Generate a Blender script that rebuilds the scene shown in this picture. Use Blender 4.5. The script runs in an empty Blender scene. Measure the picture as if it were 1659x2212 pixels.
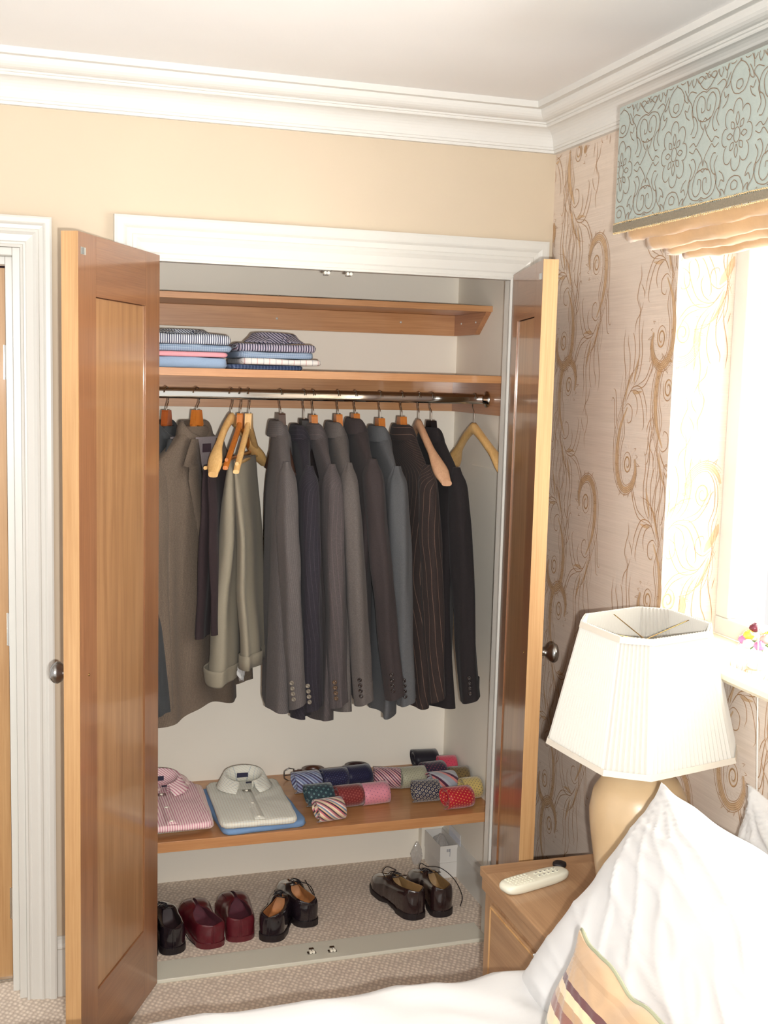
import bpy, math, random
from mathutils import Vector, Matrix, noise, Euler
PI = math.pi
random.seed(7)
scn = bpy.context.scene
COL = scn.collection

# ------------------------------------------------------------------ camera
F_PX = 2501.6
CAM = Vector((-1.4828, -3.136, 1.7153))
FWD = Vector((0.29938728, 0.94700057, -0.11643529))
RGT = Vector((0.95407915, -0.29841386, 0.0261181))
UPV = Vector((0.01001205, 0.11890791, 0.99285481))
cam_d = bpy.data.cameras.new('camera'); cam_o = bpy.data.objects.new('camera', cam_d); COL.objects.link(cam_o)
cam_d.sensor_fit = 'VERTICAL'; cam_d.sensor_height = 36.0; cam_d.sensor_width = 27.0
cam_d.lens = F_PX / 2212.0 * 36.0
cam_d.clip_start = 0.02
M = Matrix((RGT, UPV, -FWD)).transposed().to_4x4(); M.translation = CAM
cam_o.matrix_world = M
scn.camera = cam_o

# ------------------------------------------------------------------ light
w = bpy.data.worlds.new('world'); scn.world = w; w.use_nodes = True
w.node_tree.nodes['Background'].inputs[0].default_value = (1.0, 0.975, 0.955, 1)
w.node_tree.nodes['Background'].inputs[1].default_value = 1.02
def area(name, loc, direction, sx, sy, power, color):
    d = bpy.data.lights.new(name, 'AREA'); d.shape = 'RECTANGLE'; d.size = sx; d.size_y = sy; d.energy = power; d.color = color
    o = bpy.data.objects.new(name, d); COL.objects.link(o); o.location = loc
    o.rotation_euler = Vector(direction).to_track_quat('-Z', 'Y').to_euler(); return o
area('camera_flash', CAM + RGT * 0.055 - UPV * 0.042, FWD, 0.03, 0.02, 52.0, (1.0, 0.985, 0.955))
area('window_daylight', (0.34, -1.45, 1.6), (-1, 0, 0), 1.5, 1.0, 52.0, (1.0, 0.97, 0.90))
scn.view_settings.view_transform = 'Standard'
scn.view_settings.look = 'None'
scn.view_settings.exposure = 0.27
scn.view_settings.gamma = 1.0
scn.view_settings.use_curve_mapping = False

# ------------------------------------------------------------------ mesh helpers
class MB:
    def __init__(s): s.v = []; s.f = []; s.m = []; s.uv = []; s.sm = []
    def face(s, pts, m=0, uv=None, smooth=False):
        b = len(s.v); s.v += [tuple(p) for p in pts]; s.f.append(tuple(range(b, b + len(pts)))); s.m.append(m)
        s.uv.append(uv or [(0, 0)] * len(pts)); s.sm.append(smooth)
    def box(s, x0, x1, y0, y1, z0, z1, m=0, T=None):
        c = [Vector((x, y, z)) for z in (z0, z1) for y in (y0, y1) for x in (x0, x1)]
        if T: c = [T @ p for p in c]
        b = len(s.v); s.v += [tuple(p) for p in c]
        dims = (x1 - x0, y1 - y0, z1 - z0)
        for q, (da, db) in (((0, 2, 3, 1), (1, 0)), ((4, 5, 7, 6), (0, 1)), ((0, 1, 5, 4), (0, 2)), ((1, 3, 7, 5), (1, 2)), ((3, 2, 6, 7), (0, 2)), ((2, 0, 4, 6), (1, 2))):
            s.f.append(tuple(b + i for i in q)); s.m.append(m); s.sm.append(False)
            s.uv.append([(0, 0), (dims[da], 0), (dims[da], dims[db]), (0, dims[db])])
        return s
    def grid(s, P, m=0, cu=False, cv=False, smooth=True, uv=None, flip=False, mf=None, uvp=None):
        """P[i][j]; cu closes i, cv closes j"""
        n = len(P); k = len(P[0]); b = len(s.v)
        for r in P: s.v += [tuple(p) for p in r]
        if uv is None and uvp is None:
            us = [[0.0] * k for _ in range(n)]; vs = [[0.0] * k for _ in range(n)]
            for i in range(n):
                for j in range(k):
                    if j: us[i][j] = us[i][j-1] + (Vector(P[i][j]) - Vector(P[i][j-1])).length
                    if i: vs[i][j] = vs[i-1][j] + (Vector(P[i][j]) - Vector(P[i-1][j])).length
            gap = [(Vector(P[i][0]) - Vector(P[i][-1])).length for i in range(n)]
        for i in range(n if cu else n - 1):
            for j in range(k if cv else k - 1):
                i2, j2 = (i + 1) % n, (j + 1) % k
                q = [(i, j), (i, j2), (i2, j2), (i2, j)]
                if uvp: u4 = [uvp(Vector(P[a][c])) for a, c in q]
                elif uv: u4 = [uv(a + (n if (a == 0 and i2 == 0 and i == n-1) else 0), c + (k if (c == 0 and j == k-1) else 0)) for a, c in q]
                else:
                    u4 = []
                    for a, c in q:
                        uu = us[a][c] if not (c == 0 and j == k-1 and cv) else us[a][k-1] + gap[a]
                        u4.append((uu, vs[a][c]))
                if flip: q = q[::-1]; u4 = u4[::-1]
                s.f.append(tuple(b + a * k + c for a, c in q)); s.m.append(mf(i, j) if mf else m); s.sm.append(smooth); s.uv.append(u4)
        return s
    def cap(s, ring, m=0, flip=False, smooth=False):
        r = list(ring)[::-1] if flip else list(ring)
        s.face(r, m, [(p[0], p[1]) for p in r], smooth); return s
    def tube(s, path, rad, n=10, m=0, caps=True, closed=False, flat=1.0, up=None):
        pts = [Vector(p) for p in path]; N = len(pts); rings = []
        rd = rad if isinstance(rad, (list, tuple)) else [rad] * N
        ref = Vector(up) if up else None
        prev = None
        for i, p in enumerate(pts):
            a = pts[(i - 1) % N] if (closed or i > 0) else p
            c = pts[(i + 1) % N] if (closed or i < N - 1) else p
            t = (c - a).normalized()
            if prev is None:
                u = ref if ref is not None else (Vector((0, 0, 1)) if abs(t.z) < .9 else Vector((1, 0, 0)))
            else: u = prev
            u = (u - t * u.dot(t)).normalized(); prev = u if ref is None else ref
            v = t.cross(u)
            rings.append([p + (u * math.cos(2 * PI * j / n) * flat + v * math.sin(2 * PI * j / n)) * rd[i] for j in range(n)])
        s.grid(rings, m, cu=closed, cv=True)
        if caps and not closed: s.cap(rings[0], m, True); s.cap(rings[-1], m)
        return s
    def lathe(s, prof, c=(0, 0, 0), n=32, m=0, T=None, sx=1, sy=1):
        rings = [[Vector((c[0] + r * math.cos(2 * PI * j / n) * sx, c[1] + r * math.sin(2 * PI * j / n) * sy, c[2] + z)) for j in range(n)] for r, z in prof]
        if T: rings = [[T @ p for p in r] for r in rings]
        s.grid(rings, m, cv=True, flip=False); return s
    def prism(s, poly, axis, a, b, m=0, T=None):
        """poly: 2D list; axis 'x','y','z' extrude from a to b"""
        def P(p, t):
            q = {'x': (t, p[0], p[1]), 'y': (p[0], t, p[1]), 'z': (p[0], p[1], t)}[axis]
            q = Vector(q); return T @ q if T else q
        n = len(poly)
        A = [P(p, a) for p in poly]; B = [P(p, b) for p in poly]
        for i in range(n):
            j = (i + 1) % n; s.face([A[i], A[j], B[j], B[i]], m, [(0, 0), (.1, 0), (.1, b - a), (0, b - a)])
        s.face(A[::-1], m); s.face(B, m); return s
    def xf(s, T, start=0):
        for i in range(start, len(s.v)): s.v[i] = tuple(T @ Vector(s.v[i]))
        return s
    def build(s, name, mats, parent=None, bevel=0, subs=0, solid=0, weld=False):
        me = bpy.data.meshes.new(name); me.from_pydata(s.v, [], s.f)
        if not isinstance(mats, (list, tuple)): mats = [mats]
        for mt in mats: me.materials.append(mt)
        uvl = me.uv_layers.new(name='UVMap')
        k = 0
        for pi, p in enumerate(me.polygons):
            p.material_index = s.m[pi]; p.use_smooth = s.sm[pi]
            for q in range(p.loop_total): uvl.data[p.loop_start + q].uv = s.uv[pi][q]
        me.update()
        import bmesh
        bm = bmesh.new(); bm.from_mesh(me)
        if weld: bmesh.ops.remove_doubles(bm, verts=bm.verts, dist=1e-5)
        bmesh.ops.recalc_face_normals(bm, faces=bm.faces)
        bm.to_mesh(me); bm.free()
        o = bpy.data.objects.new(name, me); COL.objects.link(o)
        if parent: o.parent = parent
        if solid:
            md = o.modifiers.new('s', 'SOLIDIFY'); md.thickness = solid; md.offset = 0
        if bevel:
            md = o.modifiers.new('b', 'BEVEL'); md.width = bevel; md.segments = 2; md.limit_method = 'ANGLE'; md.angle_limit = math.radians(40)
        if subs:
            md = o.modifiers.new('u', 'SUBSURF'); md.levels = subs; md.render_levels = subs
        return o

def tag(o, label=None, cat=None, group=None, kind=None):
    if label: o['label'] = label
    if cat: o['category'] = cat
    if group: o['group'] = group
    if kind: o['kind'] = kind
    return o
def thing(name, label, cat, loc=(0, 0, 0), rz=0, group=None):
    o = bpy.data.objects.new(name, None); COL.objects.link(o); o.location = loc; o.rotation_euler = (0, 0, rz)
    o.empty_display_size = 0.05
    return tag(o, label, cat, group)
def struct(o, label=None):
    o['kind'] = 'structure'
    if label: o['label'] = label
    return o
def lerp(a, b, t): return a + (b - a) * t
def interp(xs, ys, x):
    if x <= xs[0]: return ys[0]
    for i in range(1, len(xs)):
        if x <= xs[i]:
            t = (x - xs[i-1]) / (xs[i] - xs[i-1]); t = t * t * (3 - 2 * t)
            return lerp(ys[i-1], ys[i], t)
    return ys[-1]
def interpl(xs, ys, x):
    if x <= xs[0]: return ys[0]
    for i in range(1, len(xs)):
        if x <= xs[i]: return lerp(ys[i-1], ys[i], (x - xs[i-1]) / (xs[i] - xs[i-1]))
    return ys[-1]
def spline(pts, n=8):
    """catmull-rom through points (any dimension)"""
    P = [Vector(p) for p in pts]; out = []
    for i in range(len(P) - 1):
        p0 = P[i-1] if i else P[0] * 2 - P[1]; p1 = P[i]; p2 = P[i+1]; p3 = P[i+2] if i + 2 < len(P) else P[-1] * 2 - P[-2]
        for k in range(n):
            t = k / n
            out.append(0.5 * ((2 * p1) + (p2 - p0) * t + (2 * p0 - 5 * p1 + 4 * p2 - p3) * t * t + (3 * p1 - p0 - 3 * p2 + p3) * t ** 3))
    out.append(P[-1]); return out

# ------------------------------------------------------------------ materials
def S(r, g, b):
    f = lambda c: ((c / 255 + .055) / 1.055) ** 2.4 if c / 255 > .04045 else c / 255 / 12.92
    return (f(r), f(g), f(b), 1)
class NT:
    def __init__(s, name):
        s.mat = bpy.data.materials.new(name); s.mat.use_nodes = True; s.t = s.mat.node_tree; s.n = s.t.nodes; s.l = s.t.links
        s.b = s.n['Principled BSDF']
    def N(s, typ, **kw):
        n = s.n.new(typ)
        for k, v in kw.items():
            if k.startswith('i_'):
                n.inputs[k[2:].replace('_', ' ')].default_value = v
            else: setattr(n, k, v)
        return n
    def L(s, a, b): s.l.new(a, b)
    def math(s, op, a, b=None, c=None):
        n = s.n.new('ShaderNodeMath'); n.operation = op
        for i, q in enumerate((a, b, c)):
            if q is None: continue
            if isinstance(q, (int, float)): n.inputs[i].default_value = q
            else: s.l.new(q, n.inputs[i])
        return n.outputs[0]
    def mix(s, f, a, b, blend='MIX'):
        n = s.n.new('ShaderNodeMix'); n.data_type = 'RGBA'; n.blend_type = blend
        for i, q in ((0, f), (6, a), (7, b)):
            if isinstance(q, (int, float, tuple)): n.inputs[i].default_value = q
            else: s.l.new(q, n.inputs[i])
        return n.outputs[2]
    def setp(s, **kw):
        for k, v in kw.items():
            key = {'rough': 'Roughness', 'metal': 'Metallic', 'spec': 'Specular IOR Level', 'coat': 'Coat Weight', 'coatr': 'Coat Roughness', 'sheen': 'Sheen Weight', 'trans': 'Transmission Weight', 'alpha': 'Alpha', 'ior': 'IOR', 'sss': 'Subsurface Weight'}[k]
            s.b.inputs[key].default_value = v
    def col(s, c):
        if isinstance(c, tuple): s.b.inputs['Base Color'].default_value = c
        else: s.l.new(c, s.b.inputs['Base Color'])
    def bump(s, h, strength=.3, dist=.002):
        n = s.n.new('ShaderNodeBump'); n.inputs['Strength'].default_value = strength; n.inputs['Distance'].default_value = dist
        s.l.new(h, n.inputs['Height']); s.l.new(n.outputs[0], s.b.inputs['Normal'])
def noise_tex(t, vec, scale, detail=3, rough=.5):
    n = t.N('ShaderNodeTexNoise'); n.inputs['Scale'].default_value = scale; n.inputs['Detail'].default_value = detail; n.inputs['Roughness'].default_value = rough
    t.L(vec, n.inputs['Vector']); return n.outputs[0]
def mapping(t, src, scale=(1, 1, 1), rot=(0, 0, 0), loc=(0, 0, 0)):
    m = t.N('ShaderNodeMapping'); m.inputs['Scale'].default_value = scale; m.inputs['Rotation'].default_value = rot; m.inputs['Location'].default_value = loc
    t.L(src, m.inputs['Vector']); return m.outputs[0]
def ramp(t, f, stops, interp_='LINEAR'):
    r = t.N('ShaderNodeValToRGB'); r.color_ramp.interpolation = interp_
    e = r.color_ramp.elements
    e[0].position, e[0].color = stops[0]; e[1].position, e[1].color = stops[1]
    for p, c in stops[2:]:
        q = e.new(p); q.color = c
    t.L(f, r.inputs[0]); return r.outputs[0]
def coords(t, kind='Object'):
    return t.N('ShaderNodeTexCoord').outputs[kind]

def plain(name, c, rough=.6, noise_amt=0.0, nscale=40, **kw):
    t = NT(name)
    if noise_amt:
        f = noise_tex(t, coords(t), nscale, 3)
        a = tuple(x * (1 - noise_amt) for x in c[:3]) + (1,); b = tuple(min(1, x * (1 + noise_amt)) for x in c[:3]) + (1,)
        t.col(ramp(t, f, [(.3, a), (.7, b)]))
    else: t.col(c)
    t.setp(rough=rough, **kw); return t.mat
def paint(name, c, rough=.55, bump=.05):
    t = NT(name); v = coords(t)
    f = noise_tex(t, v, 3.0, 2); a = tuple(x * .985 for x in c[:3]) + (1,); b = tuple(min(1, x * 1.015) for x in c[:3]) + (1,)
    t.col(ramp(t, f, [(.3, a), (.7, b)])); t.setp(rough=rough)
    t.bump(noise_tex(t, v, 260, 2), bump, .001); return t.mat
def oak(name, dark, light, axis='z', rough=.3, coat=.4, fine=1.0, cathedral=False, coatr=.08):
    t = NT(name); v = coords(t)
    sc = {'x': (1.2, 14, 14), 'y': (14, 1.2, 14), 'z': (14, 14, 1.0)}[axis]
    v1 = mapping(t, v, sc)
    n1 = noise_tex(t, v1, 1.6, 5, .6)
    sc2 = {'x': (5, 260, 260), 'y': (260, 5, 260), 'z': (260, 260, 5)}[axis]
    n2 = noise_tex(t, mapping(t, v, sc2), 1.0 * fine, 3, .6)
    if cathedral:
        # growth rings cut lengthwise
        wv = t.N('ShaderNodeTexWave'); wv.wave_type = 'RINGS'; wv.rings_direction = 'SPHERICAL'
        wv.inputs['Scale'].default_value = 9; wv.inputs['Distortion'].default_value = 9; wv.inputs['Detail'].default_value = 2.5; wv.inputs['Detail Scale'].default_value = 1.2
        t.L(mapping(t, v, (1, 1, .11), loc=(0, 0, -.12)), wv.inputs['Vector'])
        f = t.math('MULTIPLY_ADD', wv.outputs['Fac'], .07, t.math('MULTIPLY_ADD', n1, .55, t.math('MULTIPLY', n2, .4)))
    else:
        f = t.math('MULTIPLY_ADD', n1, .62, t.math('MULTIPLY', n2, .42))
    t.col(ramp(t, f, [(.33, dark), (.68, light)]))
    t.setp(rough=rough, coat=coat, coatr=coatr)
    t.bump(n2, .08, .0006); return t.mat
def fabric(name, base, per=None, stops=None, ang=0, cross=None, dots=None, rough=.92, sheen=.06, mottling=.18, weave=900, bump=.35, softscale=22):
    """stripes/checks/dots in cloth UV metres. per: period; stops:[(pos,color)...] constant ramp; cross: (per, stops) multiplied"""
    t = NT(name); uv = coords(t, 'UV'); sp = t.N('ShaderNodeSeparateXYZ'); t.L(uv, sp.inputs[0]); U, V_ = sp.outputs[0], sp.outputs[1]
    c = base
    def axisval(a):
        return t.math('ADD', t.math('MULTIPLY', U, math.cos(a)), t.math('MULTIPLY', V_, math.sin(a)))
    if per:
        f = t.math('FRACT', t.math('MULTIPLY', axisval(ang), 1 / per)); c = ramp(t, f, stops, 'CONSTANT')
    if cross:
        cp, cs = cross[:2]; f = t.math('FRACT', t.math('MULTIPLY', axisval(ang + PI / 2), 1 / cp)); c2 = ramp(t, f, cs, 'CONSTANT')
        c = t.mix(.5, c, c2)
    if dots:
        # dots: (spacing, radius, color, ring_inner(optional), aspect)
        sp_, rad, dc = dots[:3]; inner = dots[3] if len(dots) > 3 else 0
        a = t.math('MULTIPLY', axisval(ang), 1 / sp_); b = t.math('MULTIPLY', axisval(ang + PI / 2), 1 / sp_)
        row = t.math('FLOOR', b); off = t.math('MULTIPLY', t.math('MODULO', row, 2.0), .5)
        fa = t.math('SUBTRACT', t.math('FRACT', t.math('ADD', a, off)), .5); fb = t.math('SUBTRACT', t.math('FRACT', b), .5)
        d = t.math('SQRT', t.math('ADD', t.math('MULTIPLY', fa, fa), t.math('MULTIPLY', fb, fb)))
        mk = t.math('LESS_THAN', d, rad / sp_)
        if inner: mk = t.math('MULTIPLY', mk, t.math('GREATER_THAN', d, inner / sp_))
        c = t.mix(mk, c, dc)
    if mottling:
        n = noise_tex(t, coords(t), softscale * 14, 3, .7)
        k = ramp(t, n, [(.25, (1 - mottling,) * 3 + (1,)), (.75, (1 + mottling,) * 3 + (1,))])
        c = t.mix(1.0, c, k, 'MULTIPLY')
    t.col(c); t.setp(rough=rough, sheen=sheen, spec=.2)
    if bump: t.bump(noise_tex(t, coords(t), weave, 2), bump, .0006)
    return t.mat
def K(c, k): return tuple(x * k for x in c[:3]) + (1,)

mt = {}
mt['wall'] = paint('beige_wall_paint', S(202, 186, 163), .7)
mt['white'] = paint('white_gloss_paint', S(210, 208, 201), .35, .02)
mt['cornice'] = paint('white_cornice_paint', S(216, 214, 209), .6, .02)
mt['ceil'] = paint('ceiling_paint', S(230, 228, 226), .8)
mt['closet'] = paint('cream_closet_paint', S(242, 235, 221), .6, .03)
mt['sillw'] = paint('cream_sill_paint', S(236, 226, 202), .45, .02)
mt['threshold'] = paint('grey_green_board', S(208, 205, 190), .45, .02)
mt['oak_stile'] = oak('oak_stile', S(118, 76, 50), S(154, 108, 73), 'z', .3, .5)
mt['oak_rail'] = oak('oak_rail', S(118, 76, 50), S(154, 108, 73), 'y', .3, .5)
mt['oak_panel'] = oak('oak_panel', S(138, 98, 64), S(172, 130, 90), 'z', .32, .5, cathedral=True)
mt['oak_edge'] = oak('oak_edge', S(168, 124, 78), S(196, 156, 108), 'z', .45, .15)
mt['oak_shelf'] = oak('oak_shelf', S(168, 114, 70), S(202, 150, 102), 'x', .38, .3)
mt['oak_table'] = oak('oak_table', S(142, 106, 76), S(180, 144, 108), 'y', .4, .2)
mt['oak_tablex'] = oak('oak_table_cross', S(142, 106, 76), S(180, 144, 108), 'x', .4, .2)
mt['oak_tablez'] = oak('oak_table_upright', S(142, 106, 76), S(180, 144, 108), 'z', .4, .2)
mt['chrome'] = plain('chrome', S(200, 198, 192), .08, metal=1.0)
mt['chromed'] = plain('satin_chrome', S(150, 148, 145), .25, metal=1.0)
mt['brass'] = plain('antique_brass', S(170, 140, 90), .25, metal=1.0)
mt['black'] = plain('black_plastic', S(24, 20, 22), .4)
mt['hanger_orange'] = oak('hanger_orange_wood', S(158, 84, 26), S(196, 118, 48), 'z', .3, .5)
mt['hanger_red'] = oak('hanger_red_wood', S(130, 56, 22), S(160, 82, 34), 'z', .3, .5)
mt['hanger_light'] = oak('hanger_light_wood', S(196, 150, 88), S(226, 186, 126), 'z', .4, .3)
mt['hanger_pale'] = oak('hanger_pale_wood', S(186, 140, 108), S(212, 168, 132), 'z', .5, .1)
mt['hanger_dark'] = oak('hanger_dark_wood', S(52, 34, 28), S(74, 52, 42), 'z', .35, .4)
mt['linen'] = fabric('white_cotton', S(196, 195, 194), rough=.85, mottling=.0, bump=.1, weave=700, sheen=.1)
mt['glass'] = NT('window_glass').mat; g = mt['glass'].node_tree.nodes['Principled BSDF']; g.inputs['Transmission Weight'].default_value = 1; g.inputs['Roughness'].default_value = 0; g.inputs['IOR'].default_value = 1.02

def carpet():
    t = NT('beige_loop_carpet'); v = coords(t)
    vo = t.N('ShaderNodeTexVoronoi'); vo.inputs['Scale'].default_value = 84; vo.inputs['Randomness'].default_value = .35
    t.L(mapping(t, v, (1, .75, 1), (0, 0, .6)), vo.inputs['Vector'])
    c = ramp(t, vo.outputs['Distance'], [(.12, S(236, 221, 203)), (.55, S(196, 179, 162))])
    n = noise_tex(t, v, 5, 3); c = t.mix(1, c, ramp(t, n, [(.3, (.95, .95, .95, 1)), (.7, (1.04, 1.04, 1.04, 1))]), 'MULTIPLY')
    t.col(c); t.setp(rough=.95, sheen=.2, spec=.1)
    h = t.math('SUBTRACT', 1.0, vo.outputs['Distance']); t.bump(h, .6, .004); return t.mat
mt['carpet'] = carpet()
def paper():
    t = NT('grasscloth_wallpaper'); v = coords(t)
    n = noise_tex(t, mapping(t, v, (6, 6, 420)), 1.0, 4, .7)
    n2 = noise_tex(t, mapping(t, v, (2, 2, 60)), 1.0, 2, .5)
    f = t.math('MULTIPLY_ADD', n, .7, t.math('MULTIPLY', n2, .3))
    t.col(ramp(t, f, [(.3, S(204, 188, 173)), (.7, S(223, 208, 193))])); t.setp(rough=.6, spec=.3)
    t.bump(n, .15, .0008); return t.mat
mt['paper'] = paper()
mt['motif'] = plain('bronze_scroll_print', S(170, 132, 94), .5, .12, 60)
mt['motif_light'] = plain('pale_scroll_print', S(198, 168, 134), .4, .1, 60)

# ------------------------------------------------------------------ structure
def wallmesh(name, boxes, m, label=None, mats=None):
    b = MB()
    for q in boxes: b.box(*q)
    return struct(b.build(name, m), label)
XL, XR, YB = -3.4, 0.0, -4.2
# wardrobe opening and doorway opening in the back wall
OX0, OX1, OZ = -1.133, -0.130, 2.0
wallmesh('wall_back', [(-3.4, -2.31, 0, .1, 0, 2.5), (-2.30, -1.478, 0, .1, 2.016, 2.5), (-1.478, -1.30, 0, .1, 0, 2.5), (-1.30, OX0 - .0125, 0, .03, 0, 2.5),
                       (OX0 - .0125, OX1 + .0125, 0, .03, OZ + .0145, 2.5), (OX1 + .0125, 0.0, 0, .03, 0, 2.5)], mt['wall'], 'beige painted wall around the wardrobe')
b = MB()
WY0, WY1, WZ0, WZ1 = -0.694, -2.25, 1.075, 2.12
D_ = 0.30
b.box(0, D_, WY0, .72, 0, 2.5); b.box(0, D_, YB, WY1, 0, 2.5); b.box(0, D_, WY1, WY0, 0, WZ0); b.box(0, D_, WY1, WY0, WZ1, 2.5)
# scroll print: relief ribbons carried by the wall mesh
RC = [0]
def ribbon(b, pts2, w0, T3, m=1, taper=True, up=None):
    RC[0] += 1; lift = (RC[0] % 400) * 2e-6 + (2e-4 if m == 1 else 0)
    if m == 1: w0 *= .85
    T0 = T3; T3 = lambda p: T0(p, lift)
    P = [Vector(p) for p in pts2]; n = len(P); A = []; B = []
    for i in range(n):
        t = (P[min(i + 1, n - 1)] - P[max(i - 1, 0)])
        if t.length < 1e-9: t = Vector((1, 0))
        t.normalize(); nn = Vector((-t.y, t.x))
        s = i / (n - 1)
        ww = w0 * (min(1, .25 + 3 * s, .25 + 3 * (1 - s)) if taper else 1)
        A.append(T3(P[i] + nn * ww * .5)); B.append(T3(P[i] - nn * ww * .5))
    b.grid([A, B], m, smooth=False)
def spiral_pts(cx, cy, r0, r1, a0, a1, n=40, ex=1, ey=1):
    out = []
    for i in range(n):
        s = i / (n - 1); a = lerp(a0, a1, s); r = lerp(r0, r1, s ** .9)
        out.append(Vector((cx + r * math.cos(a) * ex, cy + r * math.sin(a) * ey)))
    return out
def motif_curves():
    C = []
    # double-line spiral head, then long plume down the right side
    C.append((spiral_pts(0, 0, .004, .030, 0, 4.2 * PI, 60, .85, 1.2), .0028, 1))
    C.append((spiral_pts(0, 0, .010, .024, 1, 3.2 * PI, 40, .8, 1.1), .005, 2))
    main = [(-.040, -.015), (-.046, .020), (-.030, .058), (.005, .075), (.036, .060), (.056, .020), (.060, -.04), (.048, -.10), (.015, -.155), (-.02, -.19)]
    for k in range(6):
        o = (k - 2.5) * .0042
        end = [(.055 - k * .012, -.19 - .012 * k), (.045 - k * .022, -.255 - .01 * (k % 3))]
        P = [Vector(p) for p in main[:8]]
        q = []
        for i, p in enumerate(P):
            t = (P[min(i+1, 7)] - P[max(i-1, 0)]).normalized(); nn = Vector((-t.y, t.x)); f = i / 7
            q.append(p + nn * o * (.5 + 1.9 * f))
        C.append((spline(q + [Vector(e) for e in end], 6), .0022 if k in (0, 5) else .0015, 1))
    C.append((spline(main[:9], 6), .017, 2))
    # inner leaf curls
    for pts in ([(.03, -.16), (.0, -.20), (-.045, -.195), (-.07, -.15), (-.078, -.11), (-.07, -.095)],
                [(.02, -.175), (-.01, -.21), (-.055, -.21), (-.085, -.165), (-.094, -.12)],
                [(.035, -.15), (.012, -.165), (-.012, -.15), (-.01, -.12), (.008, -.112), (.014, -.125)],
                [(-.005, -.20), (-.03, -.185), (-.04, -.155), (-.032, -.13)],
                [(-.02, -.205), (-.07, -.215), (-.10, -.25), (-.115, -.285), (-.122, -.29)],
                [(-.03, -.215), (-.075, -.235), (-.098, -.27), (-.11, -.292)],
                [(-.01, -.21), (-.04, -.245), (-.052, -.30), (-.045, -.35), (-.05, -.39)],
                [(.0, -.215), (-.028, -.255), (-.036, -.31), (-.028, -.37), (-.03, -.42), (-.02, -.45)],
                [(.01, -.21), (-.008, -.255), (-.014, -.31), (-.004, -.35), (.004, -.36)],
                [(.02, -.21), (.012, -.25), (.014, -.30), (.028, -.335), (.026, -.355)],
                [(.03, -.20), (.034, -.25), (.044, -.29), (.05, -.33), (.045, -.37)],
                [(.062, -.06), (.078, -.09), (.086, -.13), (.09, -.17), (.10, -.18), (.106, -.17)],
                [(.058, -.09), (.072, -.12), (.078, -.17), (.086, -.20), (.098, -.205)],
                [(-.045, -.44), (-.03, -.41), (-.012, -.39), (-.006, -.36)],
                [(-.03, -.42), (-.012, -.45), (-.016, -.48), (-.028, -.51), (-.022, -.54)],
                [(-.03, -.49), (-.045, -.47), (-.05, -.45)]):
        C.append((spline(pts, 6), .0026, 1))
    for a, bb in (((-.01, -.2), (-.06, -.2)), ((-.015, -.22), (-.04, -.30)), ((.03, -.17), (.0, -.25))):
        C.append((spline([a, ((a[0] + bb[0]) / 2 + .006, (a[1] + bb[1]) / 2 + .004), bb], 6), .007, 2))
    # crown of little spikes round the head
    for i in range(13):
        a = lerp(-.35, PI + .7, i / 12); r0 = .078 if .6 < a < 2.6 else .062; L = .026 if i % 3 == 1 else .014
        c_, s_ = math.cos(a), math.sin(a)
        p0 = (c_ * r0 * .78, s_ * r0 + .004); p1 = (c_ * (r0 + L) * .78, s_ * (r0 + L) + .004)
        p2 = (math.cos(a + .16) * r0 * .78, math.sin(a + .16) * r0 + .004)
        C.append((spline([p0, p1], 2), .0018, 1)); C.append((spline([p1, p2], 2), .0018, 1))
    for i in range(14):
        a = 2 * PI * i / 14; C.append(([Vector((math.cos(a) * .030, math.sin(a) * .042)), Vector((math.cos(a + .25) * .040, math.sin(a + .25) * .053))], .0016, 1))
    return C
MC = motif_curves()
def stamp(b, T2, T3, clip=None):
    for pts, wd, m in MC:
        q = [T2(p) for p in pts]
        if clip:
            run = []
            for p in q:
                if clip(p): run.append(p)
                else:
                    if len(run) > 1: ribbon(b, run, wd, T3, m)
                    run = []
            if len(run) > 1: ribbon(b, run, wd, T3, m)
        else: ribbon(b, q, wd, T3, m)
# wall plane: u=-Y (to the right seen from the room), v=z. kinds: (mirror, invert)
def wall3(p, h=0): return Vector((-.0004 - h, -p.x, p.y))
def wallclip(p): return .003 < p.x < 2.9 and .15 < p.y < 2.36 and not (.694 < p.x < 2.25 and 1.12 < p.y < WZ1)
for col in range(-1, 5):
    for row in range(-1, 5):
        u0 = .283 + col * .53; z0 = .74 + row * .645
        for (du, dz, mx, inv) in ((0, 0, 1, 1), (-.135, .318, -1, 1), (.352, .44, -1, -1), (.218, .125, 1, -1)):
            cu_, cz_ = u0 + du - (.53 if col == 4 else 0) * 0, z0 + dz
            sx = mx if inv == 1 else mx * 1.0
            T2 = lambda p, cu_=cu_, cz_=cz_, mx=mx, inv=inv: Vector((cu_ + p.x * (mx if inv == 1 else -mx) * .92, cz_ + p.y * inv * .92))
            stamp(b, T2, wall3, wallclip)
# same print returning into the window reveal
def rev3(p, h=0): return Vector((p.x, WY0 - .0004 - h, p.y))
for row in range(-1, 5):
    for (u, z, mx, inv) in ((.02, 1.19 + .0 + row * .645 - .645, -1, -1), (.10, 1.45 + row * .645 - .645, 1, 1)):
        T2 = lambda p, u=u, z=z, mx=mx, inv=inv: Vector((u + p.x * mx * .92, z + p.y * inv * .92))
        stamp(b, T2, rev3, lambda p: .003 < p.x < .15 and 1.13 < p.y < WZ1 - .01)
struct(b.build('wall_right', [mt['paper'], mt['motif'], mt['motif_light']]), 'pink beige wallpaper with bronze scrolls')
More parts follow.
